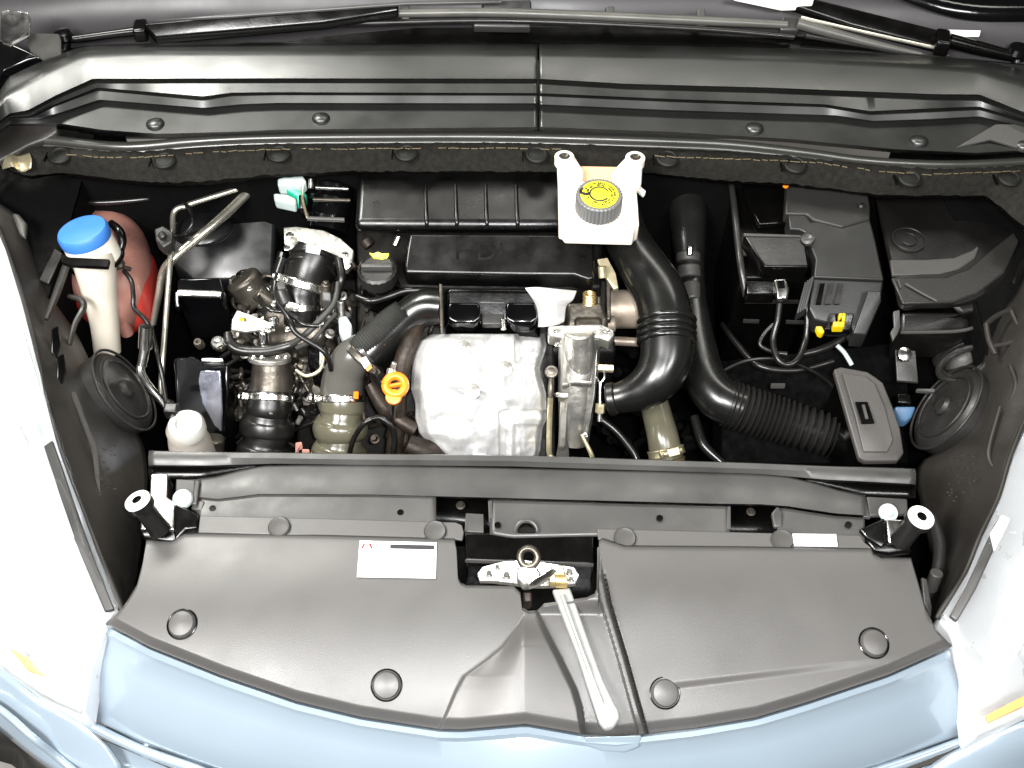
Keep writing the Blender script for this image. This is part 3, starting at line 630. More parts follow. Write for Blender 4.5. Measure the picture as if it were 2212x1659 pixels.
# lower plate with openings left out
cols = [(426, 942), (1058, 1576), (1680, 1868)]
for a, b in cols: obj('lower_plate', loft_u([p1b, p2, [(x, y+2) for x, y in pb], [(x, y+12) for x, y in pb]], a, b, 40, [-.012, -.004, -.002, -.003]), STEELP, cm, solid=.003)
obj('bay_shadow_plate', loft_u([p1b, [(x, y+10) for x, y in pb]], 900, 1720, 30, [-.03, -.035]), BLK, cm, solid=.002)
obj('centre_beam', slab([(1003, 1150, -.003), (1283, 1156, -.003), (1283, 1218, -.008), (1006, 1210, -.008)], .05), BLK, cm, bevel=.002)
obj('beam_lip', slab([(1004, 1207, -.005), (1283, 1216, -.005), (1283, 1222, -.008), (1004, 1213, -.008)], .004), STEELP, cm, bevel=.001)
for pts in ([(1006, 1108, -.006), (1045, 1110, -.006), (1045, 1150, -.006), (1003, 1148, -.006)], [(1054, 1080, -.002), (1064, 1080, -.002), (1064, 1128, -.003), (1056, 1128, -.003)], [(1571, 1093, -.001), (1579, 1093, -.001), (1579, 1142, -.002), (1571, 1142, -.002)]):
    obj('reinforcement', slab(pts, .012), STEELP, cm, bevel=.001)
for u, v in ((995, 1092), (1622, 1106)): add_bolt(cm, u, v, -.022, 10, CAST)
obj('spring_clip', slab([(1666, 1108, .002), (1680, 1092, .006), (1692, 1108, .002), (1690, 1138, -.001), (1672, 1138, -.001)], .006), STEELP, cm, bevel=.002)
for u, v in ((459, 1098), (865, 1107), (1075, 1134), (1425, 1119), (1833, 1133)):
    p = P(u, v, .0005); obj('hole', lathe(p, (0, -.1, 1), [(.0040, -.004), (.0040, .0006), (0, .0006)], 18), BLK, cm)
q = P(1137, 1148, .001)
obj('hole_rim', torus(q, (0, -.35, 1), .0135, .0020, 24, 8, math.pi, math.pi*2), STEELP, cm)
obj('hole', slab([(1137+19*math.cos(k*math.pi/14), 1150-21*math.sin(k*math.pi/14), .0005) for k in range(15)], .004), BLK, cm)
for pts in ([(380, 1034, .006), (422, 1036, .006), (420, 1062, .004), (414, 1088, .002), (378, 1084, .002)], [(421, 1036, .010), (432, 1037, .010), (424, 1090, .005), (412, 1088, .005)], [(420, 1080, .001), (442, 1082, .001), (436, 1106, .0), (412, 1098, .0)]):
    obj('end_plate', slab(pts, .006), STEELP, cm, bevel=.0015)
for pts in ([(1872, 1072, .004), (1960, 1077, .004), (1962, 1110, .0), (1880, 1114, .0)], [(1856, 1072, .0), (1874, 1074, .0), (1882, 1118, -.003), (1866, 1116, -.003)]):
    obj('end_plate', slab(pts, .006), STEELP, cm, bevel=.0015)
p = P(395, 1078, .008); obj('rivet', lathe(p, (0, -.3, 1), [(.0125, 0), (.0115, .004), (.007, .007), (0, .008)], 24), PALE, cm)
p = P(1918, 1108, .006); obj('rivet', lathe(p, (0, -.3, 1), [(.0115, 0), (.011, .003), (.006, .0035), (.005, .006), (0, .006)], 24), PALE, cm)
# bump stop mounts
bl = thing('bump_stop', 'white ringed rubber bonnet stop on a shiny bracket, left end of the crossmember', 'bump stop', (345, 1150, .0))
obj('bracket', [slab([(325, 1022, .016), (362, 1022, .016), (360, 1072, .012), (376, 1082, .012), (376, 1144, .006), (302, 1144, .006), (306, 1110, .008), (322, 1090, .01)], .03)], STEEL, bl, bevel=.002)
obj('bracket_side', [slab([(378, 1084, .012), (432, 1110, .006), (425, 1142, .003), (402, 1144, .002), (378, 1170, -.002), (374, 1150, .0)], .014), slab([(300, 1147, .0), (378, 1148, .0), (402, 1166, -.004), (370, 1174, -.006), (310, 1164, -.004)], .01)], BLK, bl, bevel=.003)
def stop(root, u, v, ub, vb, zt):
    a, b = P(ub, vb, .006), P(u, v, zt)
    ax = (b-a).normalized(); L = (b-a).length
    obj('rubber_shaft', lathe(a, ax, [(.013, 0), (.012, .01), (.0115, L-.014), (.0155, L-.012), (.0155, L-.003)], 28), RUB, root)
    obj('ring_top', [lathe(b-ax*.004, ax, [(.0152, 0), (.0155, .003), (.0145, .005), (.0062, .005), (.0055, .002), (.0055, .001)], 32)], WHT, root)
    obj('ring_hole', lathe(b-ax*.002, ax, [(.0054, 0), (.0054, .0034), (.004, .0034), (.0035, .001)], 20), BLK, root)
stop(bl, 296, 1080, 346, 1146, .058)
br = thing('bump_stop', 'white ringed rubber bonnet stop on a shiny bracket, right end of the crossmember', 'bump stop', (1940, 1165, .0))
obj('bracket', [slab([(1914, 1120, .014), (1958, 1122, .014), (1966, 1172, .004), (1920, 1174, .002)], .03)], STEEL, br, bevel=.002)
obj('bracket_side', [slab([(1856, 1142, .004), (1912, 1116, .01), (1916, 1172, .0), (1905, 1186, -.004), (1870, 1162, .0)], .014), slab([(1870, 1166, -.002), (1960, 1176, .0), (1972, 1190, -.004), (1920, 1198, -.008), (1890, 1192, -.006)], .01)], BLK, br, bevel=.003)
stop(br, 1991, 1116, 1945, 1168, .058)

# ================================================================ bonnet latch and release lever
LATM = mat('worn_latch_steel', (.42, .41, .38), .3, metal=.9, var=.45, vscale=60, bump=.3, bscale=120)
lp = thing('bonnet_latch', 'shiny steel bonnet latch in the notch of the radiator cover', 'latch', (1140, 1240, .0))
obj('base_plate', slab([(1030, 1238, .0), (1042, 1224, .004), (1085, 1212, .008), (1130, 1208, .01), (1180, 1214, .01), (1240, 1224, .006), (1252, 1242, .002), (1244, 1262, -.004), (1220, 1266, -.005), (1150, 1268, -.006), (1110, 1262, -.005), (1060, 1256, -.004), (1036, 1256, -.003)], .006), LATM, lp, bevel=.0015)
obj('latch_claw', slab([(1118, 1222, .016), (1160, 1222, .016), (1170, 1240, .012), (1160, 1262, .006), (1130, 1268, .004), (1116, 1250, .010)], .012), LATM, lp, bevel=.003)
obj('hook_arm', slab([(1146, 1256, .02), (1195, 1226, .022), (1204, 1232, .02), (1190, 1244, .018), (1162, 1262, .014), (1140, 1268, .01)], .008), STEEL, lp, bevel=.002)
q = P(1142, 1204, .018); obj('striker_ring', torus(q, nrm(-.2, .1, .9), .0105, .0042, 28, 10), CAST, lp)
obj('brass_pawl', slab([(1190, 1220, .02), (1218, 1220, .02), (1222, 1244, .015), (1214, 1262, .01), (1186, 1258, .012)], .012), BRASS, lp, bevel=.002)
for u, v, r in ((1056, 1240, 9), (1094, 1244, 10), (1074, 1226, 7), (1230, 1236, 9), (1234, 1252, 7)): add_bolt(lp, u, v, .006, r, STEEL)
obj('return_spring', [torus(P(1200+i*4, 1254, .008), (1, .2, 0), .008, .0014, 16, 6) for i in range(6)], BRASS, lp)
obj('cable_nipple', [slab([(1128, 1276, -.01), (1150, 1276, -.01), (1150, 1300, -.014), (1130, 1302, -.014)], .02)], RUST, lp, bevel=.003)
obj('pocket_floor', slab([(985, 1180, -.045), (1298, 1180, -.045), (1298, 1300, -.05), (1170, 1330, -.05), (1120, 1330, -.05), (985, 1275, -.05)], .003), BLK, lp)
LEV = mat('lever_white', (.27, .275, .26), .3, metal=.25, var=.12, vscale=20)
lv = thing('release_lever', 'long white release lever slanting down from the latch over the cover', 'lever', (1215, 1272, .005))
obj('handle', slab([(1192, 1272, .006), (1232, 1268, .006), (1250, 1320, .002), (1275, 1390, -.004), (1305, 1470, -.012), (1325, 1512, -.016), (1338, 1535, -.018), (1340, 1552, -.02), (1326, 1572, -.022), (1306, 1576, -.022), (1294, 1560, -.02), (1274, 1500, -.016), (1245, 1410, -.008), (1215, 1330, .0)], .009), LEV, lv, bevel=.003)
obj('handle_rib', tube([(1214, 1285, .009, 4), (1245, 1370, .002, 4), (1280, 1465, -.008, 4), (1302, 1520, -.014, 3)], 8), LEV, lv)

# ================================================================ top centre: brake fluid reservoir
bz = .085
br_ = thing('brake_fluid_reservoir', 'white plastic brake fluid reservoir with a yellow and black cap', 'reservoir', (1293, 420, .04))
obj('tank', slab([(1206, 372, bz), (1240, 376, bz), (1262, 392, bz), (1330, 392, bz), (1348, 376, bz), (1372, 372, bz), (1378, 440, bz-.004), (1381, 486, bz-.006), (1372, 490, bz-.006), (1369, 498, bz-.007), (1221, 494, bz-.007), (1216, 486, bz-.006), (1208, 484, bz-.006)], .030), CREAM, br_, bevel=.004)
obj('sight_wall', slab([(1240, 356, .078), (1345, 358, .078), (1340, 396, .072), (1250, 394, .072)], .03), mat('brake_fluid_tint', (.62, .36, .2), .35, sss=.3), br_, bevel=.004)
for s in (((1203, 330), (1240, 330), (1262, 366), (1256, 398), (1206, 396)), ((1356, 330), (1390, 332), (1386, 396), (1330, 396), (1322, 366))):
    obj('mounting_ear', slab([(a, b, bz+.012-(b-330)/66*.008) for a, b in s], .022), CREAM, br_, bevel=.007, seg=4)
for u, v in ((1219, 342), (1372, 344)):
    p = P(u, v, bz+.014); obj('ear_boss', lathe(p, nrm(0, .6, .8), [(.0145, -.01), (.0145, .003), (.012, .005), (.0085, .005), (.008, .002)], 28), CREAM, br_)
    obj('ear_screw', lathe(p+UPV*-.001, nrm(0, .6, .8), [(.0080, 0), (.0080, .0052), (.006, .0058), (.002, .0035)], 20), CAST, br_)
capc = P(1292, 450, bz+.002)
cap = obj('cap', lathe(capc, (0, -.05, 1), [(.0325, 0), (.0325, .026), (.031, .0275), (.028, .0275), (.027, .026), (0, .026)], 72, 1, .0007), mat('cap_grey_plastic', (.12, .12, .12), .4), br_)
tpc = capc+Vector((0, -.0013, .0266))
obj('yellow_disc', lathe(tpc, (0, -.05, 1), [(.0268, 0), (.0268, .0010), (.026, .0014), (0, .0014)], 40), YEL, cap)
pr = [torus(tpc+Vector((0, 0, .0014)), (0, -.05, 1), .0135, .0014, 40, 5, math.radians(200), math.radians(500)),
      torus(tpc+Vector((-.0195, .0055, .0014)), (0, -.05, 1), .0065, .0022, 18, 5, math.radians(-60), math.radians(150))]
for i in range(96):
    a = i/48*2*math.pi; rr_ = (.0215, .0175)[i//48]
    if random.random() < .85:
        p = tpc+Vector((math.cos(a), math.sin(a), .05*math.sin(a)))*rr_+Vector((0, 0, .0016)); pr.append(box(p, (random.choice((.0030, .0022, .0034)), random.choice((.0008, .0014, .002)), .0008), (math.cos(a), math.sin(a), 0), (-math.sin(a), math.cos(a), 0)))
obj('black_print', pr, INK, cap)['kind'] = 'stuff'
obj('level_sensor', slab([(1374, 392, .07), (1396, 412, .068), (1390, 420, .066), (1372, 404, .067)], .008), WHT, br_, bevel=.002)

# ================================================================ engine covers
CVP = mat('cover_plastic', (.0009, .0008, .0008), .30, bump=.05, bscale=400, var=.2, vscale=12, spec=.55)
eu = thing('engine_cover', 'upper black engine cover with four short ribs on its front edge', 'engine cover', (985, 430, .02))
obj('shell', slab([(775, 340, .048), (1240, 340, .048), (1240, 478, .028), (1210, 484, .028), (1100, 485, .028), (765, 484, .028)], .022), CVP, eu, bevel=.014, seg=6)
for u in (921, 986, 1051, 1117):
    obj('rib', tube([(u-2, 400, .039, 4), (u-1, 450, .0325, 5), (u, 468, .030, 5), (u+1, 480, .027, 5), (u+1, 490, .020, 5)], 10), CVP, eu)
el = thing('engine_cover', 'lower black engine cover with raised lettering behind the foil heat shield', 'engine cover', (1075, 560, .0))
obj('shell', slab([(884, 504, .018), (1120, 505, .018), (1284, 506, .018), (1284, 600, -.004), (1272, 603, -.004), (1240, 592, -.002), (1130, 592, -.002), (876, 588, -.002), (874, 572, .002), (878, 540, .01)], .03), CVP, el, bevel=.018, seg=6)
for s, u, v in (('HDi', 1035, 545), ('16V', 1215, 547)):
    zt = lambda v: .018-.0215*(v-504)/86
    obj('raised_lettering', text_shape(s, P(u, v, zt(v))+Vector((0, 0, .0006)), (1, 0, 0), P(u, v-25, zt(v-25))-P(u, v+25, zt(v+25)), .044, .0006), CVP, el, smooth=False)

# dark engine mass behind
eb = thing('engine_block', 'dark engine block filling the middle of the bay under the hoses', 'engine', P(1000, 760, -.2))
cbl = [slab([(770, 470, -.05), (1300, 470, -.04), (1300, 620, -.05), (770, 620, -.07)], .1), slab([(560, 470, -.20), (775, 470, -.20), (775, 620, -.22), (560, 620, -.22)], .1), slab([(560, 600, -.16), (775, 600, -.16), (775, 760, -.2), (620, 760, -.2)], .2), slab([(770, 600, -.09), (1330, 600, -.07), (1330, 760, -.12), (770, 760, -.14)], .2), slab([(860, 700, -.10), (1200, 700, -.10), (1200, 990, -.22), (830, 990, -.22)], .3), slab([(640, 760, -.2), (880, 760, -.2), (880, 1000, -.34), (640, 1000, -.34)], .15)]
obj('block', cbl, mat('sooty_iron', (.005, .004, .003), .6, metal=.3, bump=.5, bscale=60, var=.5, vscale=25), eb, bevel=.006)
dt = []
for i in range(70):
    u, v = random.uniform(770, 960), random.uniform(640, 960)
    z = -.08-(v-640)/320*.10
    dt += [tube([(u, v, z, 5), (u+random.uniform(-18, 18), v+random.uniform(10, 26), z-.01, 6), (u+random.uniform(-30, 30), v+random.uniform(20, 46), z-.03, 4)], 8, 4)] if i % 6 else bolt_shape(P(u, v, z), nrm(random.uniform(-.4, .4), .3, 1), random.uniform(.004, .006), .008)
for rn in ([(905, 700, -.06, 16), (885, 740, -.07, 20), (868, 790, -.09, 20), (862, 850, -.12, 18), (858, 930, -.17, 20), (850, 1000, -.21, 20)], [(880, 960, -.15, 22), (920, 975, -.16, 26), (990, 990, -.18, 26), (1100, 1000, -.19, 24)], [(800, 830, -.11, 14), (830, 880, -.13, 18), (850, 900, -.15, 18), (900, 930, -.16, 16)]):
    obj('exhaust_runner', tube(rn, 18), RUST, eb)
o = obj('casting_detail', dt, RUST, eb); o['kind'] = 'stuff'
for nm_, mt_, cnt in (('housing_detail', CAST, 90), ('small_pipework', RUB, 70), ('bright_fixing', ALU, 44)):
    dt = []
    for i in range(cnt):
        u, v = random.uniform(505, 760), random.uniform(585, 930)
        if v < 620 and 600 < u < 720: v += 60
        z = -.085-(v-585)/345*.12
        if nm_ == 'bright_fixing' and i % 2: dt += bolt_shape(P(u, v, z+.01), nrm(random.uniform(-.5, .5), .3, 1), random.uniform(.003, .006), .008)
        elif nm_ == 'bright_fixing': dt.append(uvrod((u, v, z+.01), (u+random.uniform(-14, 14), v+random.uniform(6, 18), z), random.uniform(2, 6), 12))
        elif i % 4 == 0: dt.append(torus(P(u, v, z), nrm(random.uniform(-1, 1), random.uniform(-.4, 1), .6), random.uniform(.008, .018), random.uniform(.002, .004), 20, 6))
        elif i % 4 == 1: dt.append(lathe(P(u, v, z), nrm(random.uniform(-1, 1), random.uniform(-.2, 1), .7), [(.010, -.02), (.010, 0), (.013, .001), (.013, .006), (.007, .008), (.007, .016), (.005, .017)], 16))
        else: dt.append(tube([(u, v, z, 4), (u+random.uniform(-30, 30), v+random.uniform(-14, 22), z+.004, 6), (u+random.uniform(-50, 50), v+random.uniform(0, 50), z-.02, 4.5)], 10, 5))
    o = obj(nm_, dt, mt_, eb); o['kind'] = 'stuff'
dt = []
for i in range(46):
    u, v = random.uniform(1290, 1500), random.uniform(740, 980)
    z = -.20-(v-740)/240*.10
    dt.append(uvrod((u, v, z), (u+random.uniform(-40, 40), v+random.uniform(-25, 25), z-.02), random.uniform(4, 12), 10))
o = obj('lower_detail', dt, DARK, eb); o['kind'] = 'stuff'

# ================================================================ manifold, foils, turbo
mf = thing('inlet_manifold', 'glossy black manifold with two rounded cups under the lower engine cover', 'manifold', (1055, 670, -.04))
obj('body', [slab([(958, 618, -.018), (1166, 620, -.018), (1170, 700, -.05), (960, 698, -.05)], .05)], BLK, mf, bevel=.010, seg=4)
for u0, u1 in ((966, 1037), (1091, 1162)):
    obj('cup', slab([(u0, 650, -.018), (u1, 650, -.018), (u1+1, 684, -.026), (u1-12, 702, -.034), (u0+16, 702, -.034), (u0+2, 686, -.026)], .02), BLKG, mf, bevel=.007, seg=4)
obj('bridge', [slab([(1036, 648, -.03), (1092, 650, -.03), (1092, 656, -.032), (1036, 655, -.032)], .01), slab([(1038, 676, -.034), (1090, 678, -.034), (1088, 700, -.04), (1042, 700, -.04)], .01)], DKG, mf, bevel=.002)
obj('flange', slab([(948, 612, -.005), (956, 612, -.005), (958, 703, -.03), (950, 704, -.03)], .02), CAST, mf, bevel=.002)
obj('side_knob', uvrod((1086, 690, -.035), (1088, 712, -.04), 6), STEEL, mf, bevel=.001)
# foil heat shield: dented sheet
from mathutils import noise as NZ
FO = [(893, 742), (930, 724), (1010, 722), (1100, 724), (1176, 722), (1180, 750), (1170, 785), (1166, 800), (1174, 830), (1180, 860), (1180, 905), (1170, 925), (1166, 972), (1130, 986), (1000, 985), (930, 982), (905, 950), (896, 900), (888, 860), (884, 800)]
lftb = [(720, 935), (735, 905), (760, 893), (800, 888), (840, 886), (870, 896), (905, 897), (935, 905), (960, 925), (990, 960)]
rgtb = [(720, 1176), (745, 1181), (765, 1176), (795, 1166), (815, 1170), (850, 1180), (905, 1181), (925, 1172), (975, 1167), (990, 1160)]
def foilz(u, v):
    a, b = at_u(lftb, v)[0], at_u(rgtb, v)[0]; s_ = (u-a)/(b-a); t = (v-721)/267
    z = -.055-.105*t
    z += .042*max(0, math.sin(math.pi*min(1, max(0, s_)*1.02)))**.6*math.sin(math.pi*(.12+.76*t))
    z += .018*math.exp(-((u-1000)/45)**2-((v-765)/60)**2)-.020*math.exp(-((u-1062)/13)**2-((v-775)/50)**2)
    z -= .018*math.exp(-((u-975-(v-920)*.6)/34)**2-((v-920)/13)**2)+.008*math.exp(-((u-940)/20)**2-((v-955)/20)**2)
    z += .010*math.exp(-((v-845-(u-1030)*.25)/9)**2)*sstep(890, 960, u)*(1-sstep(1080, 1160, u))*.5
    z -= .018*sstep(1075, 1093, u)*sstep(885, 893, v)+.005*sstep(1105, 1115, u)*sstep(915, 922, v)
    z -= .026*sstep(1108, 1124, u)*(1-sstep(772, 790, v))
    n3 = Vector((u*.02, v*.02, 3)); z += .009*NZ.noise(n3)+.0022*NZ.noise(n3*2.3)+.0006*abs(NZ.noise(n3*5.5))
    mk = math.exp(-((u-1015)/115)**2-((v-845)/62)**2); z += (1-mk)*(.0014*abs(NZ.noise(n3*2.9+Vector((7, 0, 0))))-.0016*abs(NZ.noise(Vector((u*.09, v*.03, 9)))))
    z -= .02*(1-sstep(0, .09, s_))+.014*(1-sstep(0, .05, 1-s_))+.012*(1-sstep(0, .06, t))
    return z
V, F = [], []; NU, NV = 120, 110
for j in range(NV+1):
    v = 721+267*j/NV; a, b = at_u(lftb, v)[0], at_u(rgtb, v)[0]
    for i in range(NU+1):
        u = a+(b-a)*i/NU; V.append(P(u, v, foilz(u, v)))
for j in range(NV):
    for i in range(NU): F.append([j*(NU+1)+i, j*(NU+1)+i+1, (j+1)*(NU+1)+i+1, (j+1)*(NU+1)+i])
hs = thing('heat_shield', 'large dented silver foil heat shield in the middle of the bay', 'heat shield', (1030, 860, -.1))
obj('foil_sheet', (V, F), FOIL, hs, solid=.001)
for u, v in ((1000, 752), (1090, 796), (1020, 845)):
    p = P(u, v, foilz(u, v)+.002)
    obj('bolt', [lathe(p, nrm(0, .1, 1), [(.0115, -.004), (.0115, .0015), (.0105, .002)], 24), lathe(p, nrm(0, .1, 1), [(.0062, .002), (.0062, .006), (.005, .0068)], 6)], ALU, hs)
h2 = thing('heat_shield', 'small fan-shaped bright foil shield below the lower engine cover', 'heat shield', (1190, 660, -.02))
fan = [[(1134, 622, -.006), (1162, 620, -.004), (1205, 624, -.004), (1246, 628, -.01)], [(1146, 640, -.012), (1165, 642, -.004), (1205, 644, .0), (1238, 648, -.01)], [(1158, 662, -.022), (1175, 660, -.008), (1198, 660, -.006), (1224, 662, -.018)], [(1162, 684, -.03), (1178, 682, -.016), (1196, 682, -.014), (1220, 690, -.026)], [(1162, 706, -.04), (1176, 706, -.03), (1196, 704, -.03), (1216, 698, -.036)]]
obj('foil_sheet', grid(fan, 8, 8), FOIL, h2, solid=.001)
tu = thing('turbocharger', 'cast aluminium turbocharger housing standing right of the foil heat shield', 'turbocharger', (1245, 830, -.1))
obj('upper_housing', [slab([(1222, 652, -.03), (1300, 650, -.03), (1316, 690, -.045), (1310, 712, -.05), (1226, 710, -.05)], .03), uvrod((1240, 705, -.05), (1300, 705, -.05), 20)], CAST, tu, bevel=.006)
obj('flange', slab([(1183, 702, -.035), (1300, 700, -.035), (1326, 712, -.038), (1328, 724, -.045), (1316, 738, -.052), (1296, 730, -.05), (1230, 726, -.048), (1215, 732, -.05), (1184, 726, -.048)], .02), ALU, tu, bevel=.003)
obj('front_web', [uvrod((1252, 716, -.036), (1252, 800, -.09), 34, 28)], ALU, tu, bevel=.003)
obj('volute', [sweep([P(1252, 730, -.06), P(1250, 790, -.09), P(1246, 850, -.12), P(1243, 910, -.16), P(1240, 955, -.19)], [.031, .030, .028, .025, .022], 28)], ALU, tu)
obj('side_web', [slab([(1212, 735, -.05), (1228, 735, -.048), (1226, 850, -.10), (1222, 965, -.17), (1206, 965, -.17), (1210, 850, -.11)], .02)], ALU, tu, bevel=.003)
obj('edge_rib', [slab([(1284, 735, -.05), (1292, 736, -.05), (1284, 850, -.10), (1268, 950, -.165), (1260, 950, -.165), (1274, 850, -.10)], .012), slab([(1232, 820, -.066), (1280, 822, -.066), (1279, 830, -.07), (1232, 828, -.07)], .008), slab([(1214, 826, -.086), (1230, 826, -.086), (1230, 834, -.09), (1214, 834, -.09)], .008), slab([(1206, 848, -.10), (1232, 848, -.10), (1232, 860, -.106), (1206, 860, -.106)], .01)], ALU, tu, bevel=.0015)
for u, v, z in ((1198, 714, -.032), (1312, 716, -.034), (1204, 853, -.1), (1205, 745, -.04), (1264, 940, -.15)): add_bolt(tu, u, v, z, 6.5, STEEL)
obj('orange_gasket', slab([(1280, 800, -.085), (1285, 802, -.085), (1284, 850, -.11), (1277, 898, -.14), (1270, 898, -.14), (1277, 850, -.11)], .008), mat('orange_silicone', (.7, .08, .01), .4), tu, bevel=.001)
al = thing('actuator_linkage', 'thin pale actuator rod with a forked end right of the turbocharger', 'linkage', (1297, 850, -.1))
obj('bracket', slab([(1282, 786, -.09), (1326, 788, -.09), (1326, 800, -.095), (1282, 799, -.095)], .006), ZINC, al, bevel=.001)
obj('fork', [tube([(1291, 802, -.09, 3), (1289, 816, -.094, 3), (1296, 828, -.1, 3)], 8), tube([(1305, 802, -.09, 3), (1306, 816, -.094, 3), (1298, 828, -.1, 3)], 8)], STEEL, al)
obj('rod', [uvrod((1297, 826, -.098), (1296, 875, -.12), 4.5, 12), uvrod((1296, 890, -.128), (1295, 910, -.138), 5, 12)], STEEL, al)
obj('nut', lathe(P(1298, 872, -.118), (P(1296, 892, -.128)-P(1298, 872, -.118)), [(.0075, 0), (.0075, .012), (.0065, .014)], 6), ZINC, al)
ol = thing('oil_pipe', 'beige oil pipe with a round banjo bolt between heat shield and turbocharger', 'pipe', (1190, 900, -.12))
p = P(1191, 803, -.07); obj('banjo', [lathe(p, nrm(0, .1, 1), [(.0095, -.008), (.0098, .0), (.0085, .003)], 24), lathe(p, nrm(0, .1, 1), [(.006, .003), (.006, .007), (.004, .0075)], 6)], CAST, ol)
obj('stem', tube([(1191, 812, -.08, 5), (1190, 838, -.09, 7), (1189, 860, -.10, 5)], 12), CAST, ol)
obj('pipe', tube([(1189, 858, -.10, 6), (1187, 900, -.13, 6), (1186, 960, -.165, 6), (1188, 984, -.18, 6), (1205, 992, -.18, 5), (1260, 995, -.18, 5), (1278, 992, -.18, 5), (1276, 978, -.17, 5), (1256, 938, -.15, 4)], 12), ZINC, ol)
obj('foot_plate', slab([(1206, 955, -.17), (1228, 952, -.17), (1230, 990, -.19), (1200, 990, -.19)], .006), STEELP, ol, bevel=.001)
tag(obj('coil_spring', [torus(P(1273+(i % 2), 636+i*4.5, -.02-.003*i), (0, .3, 1), .008, .0022, 18, 6) for i in range(5)], BRASS), 'tiny brass spring below the right corner of the lower engine cover', 'spring')
tag(obj('turbine_casing', [uvrod((1310, 668, -.10), (1396, 668, -.10), 42, 30), uvrod((1300, 735, -.12), (1400, 740, -.12), 10, 16), uvrod((1306, 700, -.08), (1330, 700, -.08), 18, 16)], mat('tan_metal', (.36, .30, .24), .5, metal=.5, bump=.4, bscale=60, var=.2, vscale=20), bevel=.004), 'tan metal cylinder half hidden behind the big black intake pipe', 'casing')
tag(obj('support_bracket', [slab([(1290, 560, .0), (1312, 556, .0), (1330, 590, -.01), (1336, 622, -.02), (1326, 624, -.02), (1300, 586, -.01)], .006), uvrod((1300, 575, .004), (1302, 600, -.01), 9, 14)], ZINC, bevel=.001), 'worn metal bracket between lower engine cover and the black intake pipe', 'bracket')
tag(obj('frame_bracket', [slab([(1310, 600, -.03), (1320, 600, -.03), (1320, 690, -.06), (1310, 690, -.06)], .01), uvrod((1292, 640, -.04), (1294, 690, -.06), 8, 14)], CAST, bevel=.002), 'dark upright bracket beside the tiny brass spring', 'bracket')

for nm, g in (('bump_stop', 'bump stops on the crossmember'), ('headlamp', 'headlamps'), ('wing_lining', 'plastic wing linings'), ('engine_cover', 'black engine covers'), ('windscreen_wiper', 'windscreen wipers'), ('cowl_panel', 'cowl panel halves')):
    for o in bpy.data.objects:
        if o.parent is None and o.name.split('.')[0] == nm: o['group'] = g
# ================================================================ left side: reservoirs, pipes
wn = thing('washer_filler', 'white washer fluid filler neck with a bright blue cap at the left', 'filler neck', (200, 700, -.1))
a = P(180, 503, .03); ax = nrm(-.12, .72, .72)
obj('neck', [tube([(200, 552, .0, 44), (208, 590, -.02, 42), (216, 640, -.05, 36), (226, 700, -.09, 30), (232, 760, -.13, 28)], 28)], mat('filler_neck_plastic', (.50, .46, .39), .35, sss=.3, var=.12, vscale=14), wn)
obj('collar', lathe(a-ax*.052, ax, [(.037, .0), (.0375, .012), (.036, .042), (.034, .044)], 40), CREAM, wn)
obj('blue_cap', lathe(a-ax*.012, ax, [(.0368, 0), (.0375, .004), (.0375, .014), (.035, .0185), (.030, .0195), (0, .0195)], 44), BLUE, wn)
obj('bracket_band', [torus(a-ax*.05, ax, .0385, .0035, 36, 8)], BLK, wn)
obj('bracket_arm', tube([(240, 482, .0, 8), (258, 500, .0, 10), (264, 525, -.01, 9), (254, 548, -.02, 8), (238, 566, -.03, 6)], 12), BLK, wn)
obj('bracket_strap', slab([(131, 548, .045), (150, 556, .05), (236, 560, .045), (232, 576, .04), (150, 572, .04), (133, 566, .04)], .006), BLK, wn)
obj('label_strap', slab([(118, 536, .01), (134, 548, .01), (104, 612, -.01), (84, 604, -.01)], .004), DKG, wn, bevel=.001)
ct = thing('coolant_tank', 'translucent pinkish coolant expansion tank behind the white filler neck', 'tank', (250, 600, -.1))
obj('tank_body', pillow([(150, 500), (190, 470), (245, 466), (292, 485), (318, 520), (326, 565), (318, 615), (300, 655), (262, 690), (215, 690), (175, 660), (140, 615), (128, 570)], -.09, .045, .07), PINK, ct)
obj('red_lower_body', pillow([(140, 600), (190, 640), (250, 620), (300, 575), (334, 560), (338, 610), (330, 655), (305, 688), (250, 700), (190, 690), (155, 655)], -.115, .055, .05), RED, ct)
obj('outlet', uvrod((262, 690, -.10), (275, 720, -.13), 14), PINK, ct)
obj('valve', [lathe(P(258, 572, -.035), nrm(0, .3, .9), [(.009, 0), (.009, .006), (.006, .009)], 18), uvrod((262, 576, -.04), (282, 582, -.05), 5, 12)], CAST, ct)
tag(obj('cable', [tube([(268, 585, -.03, 5), (284, 608, -.03, 5), (288, 640, -.04, 5), (290, 665, -.05, 5), (318, 696, -.06, 5), (334, 740, -.08, 5), (348, 800, -.10, 5), (362, 880, -.14, 5), (375, 900, -.15, 5)], 10)], RUB), 'thin black cable running down from the coolant tank valve to the receiver drier', 'cable')
pp = thing('coolant_pipe', 'thick bare metal pipe slanting from under the felt strip down to the left tank', 'pipe', (460, 480, -.03))
obj('pipe', tube([(590, 362, -.01, 9), (540, 412, -.02, 10), (470, 478, -.03, 10), (420, 520, -.04, 10), (372, 562, -.05, 10), (352, 590, -.07, 9), (342, 640, -.10, 8), (330, 700, -.14, 7)], 16), PIPE, pp)
p2_ = thing('refrigerant_pipe', 'thin bare metal pipe bending from the strut area straight down beside the tank', 'pipe', (366, 600, -.03))
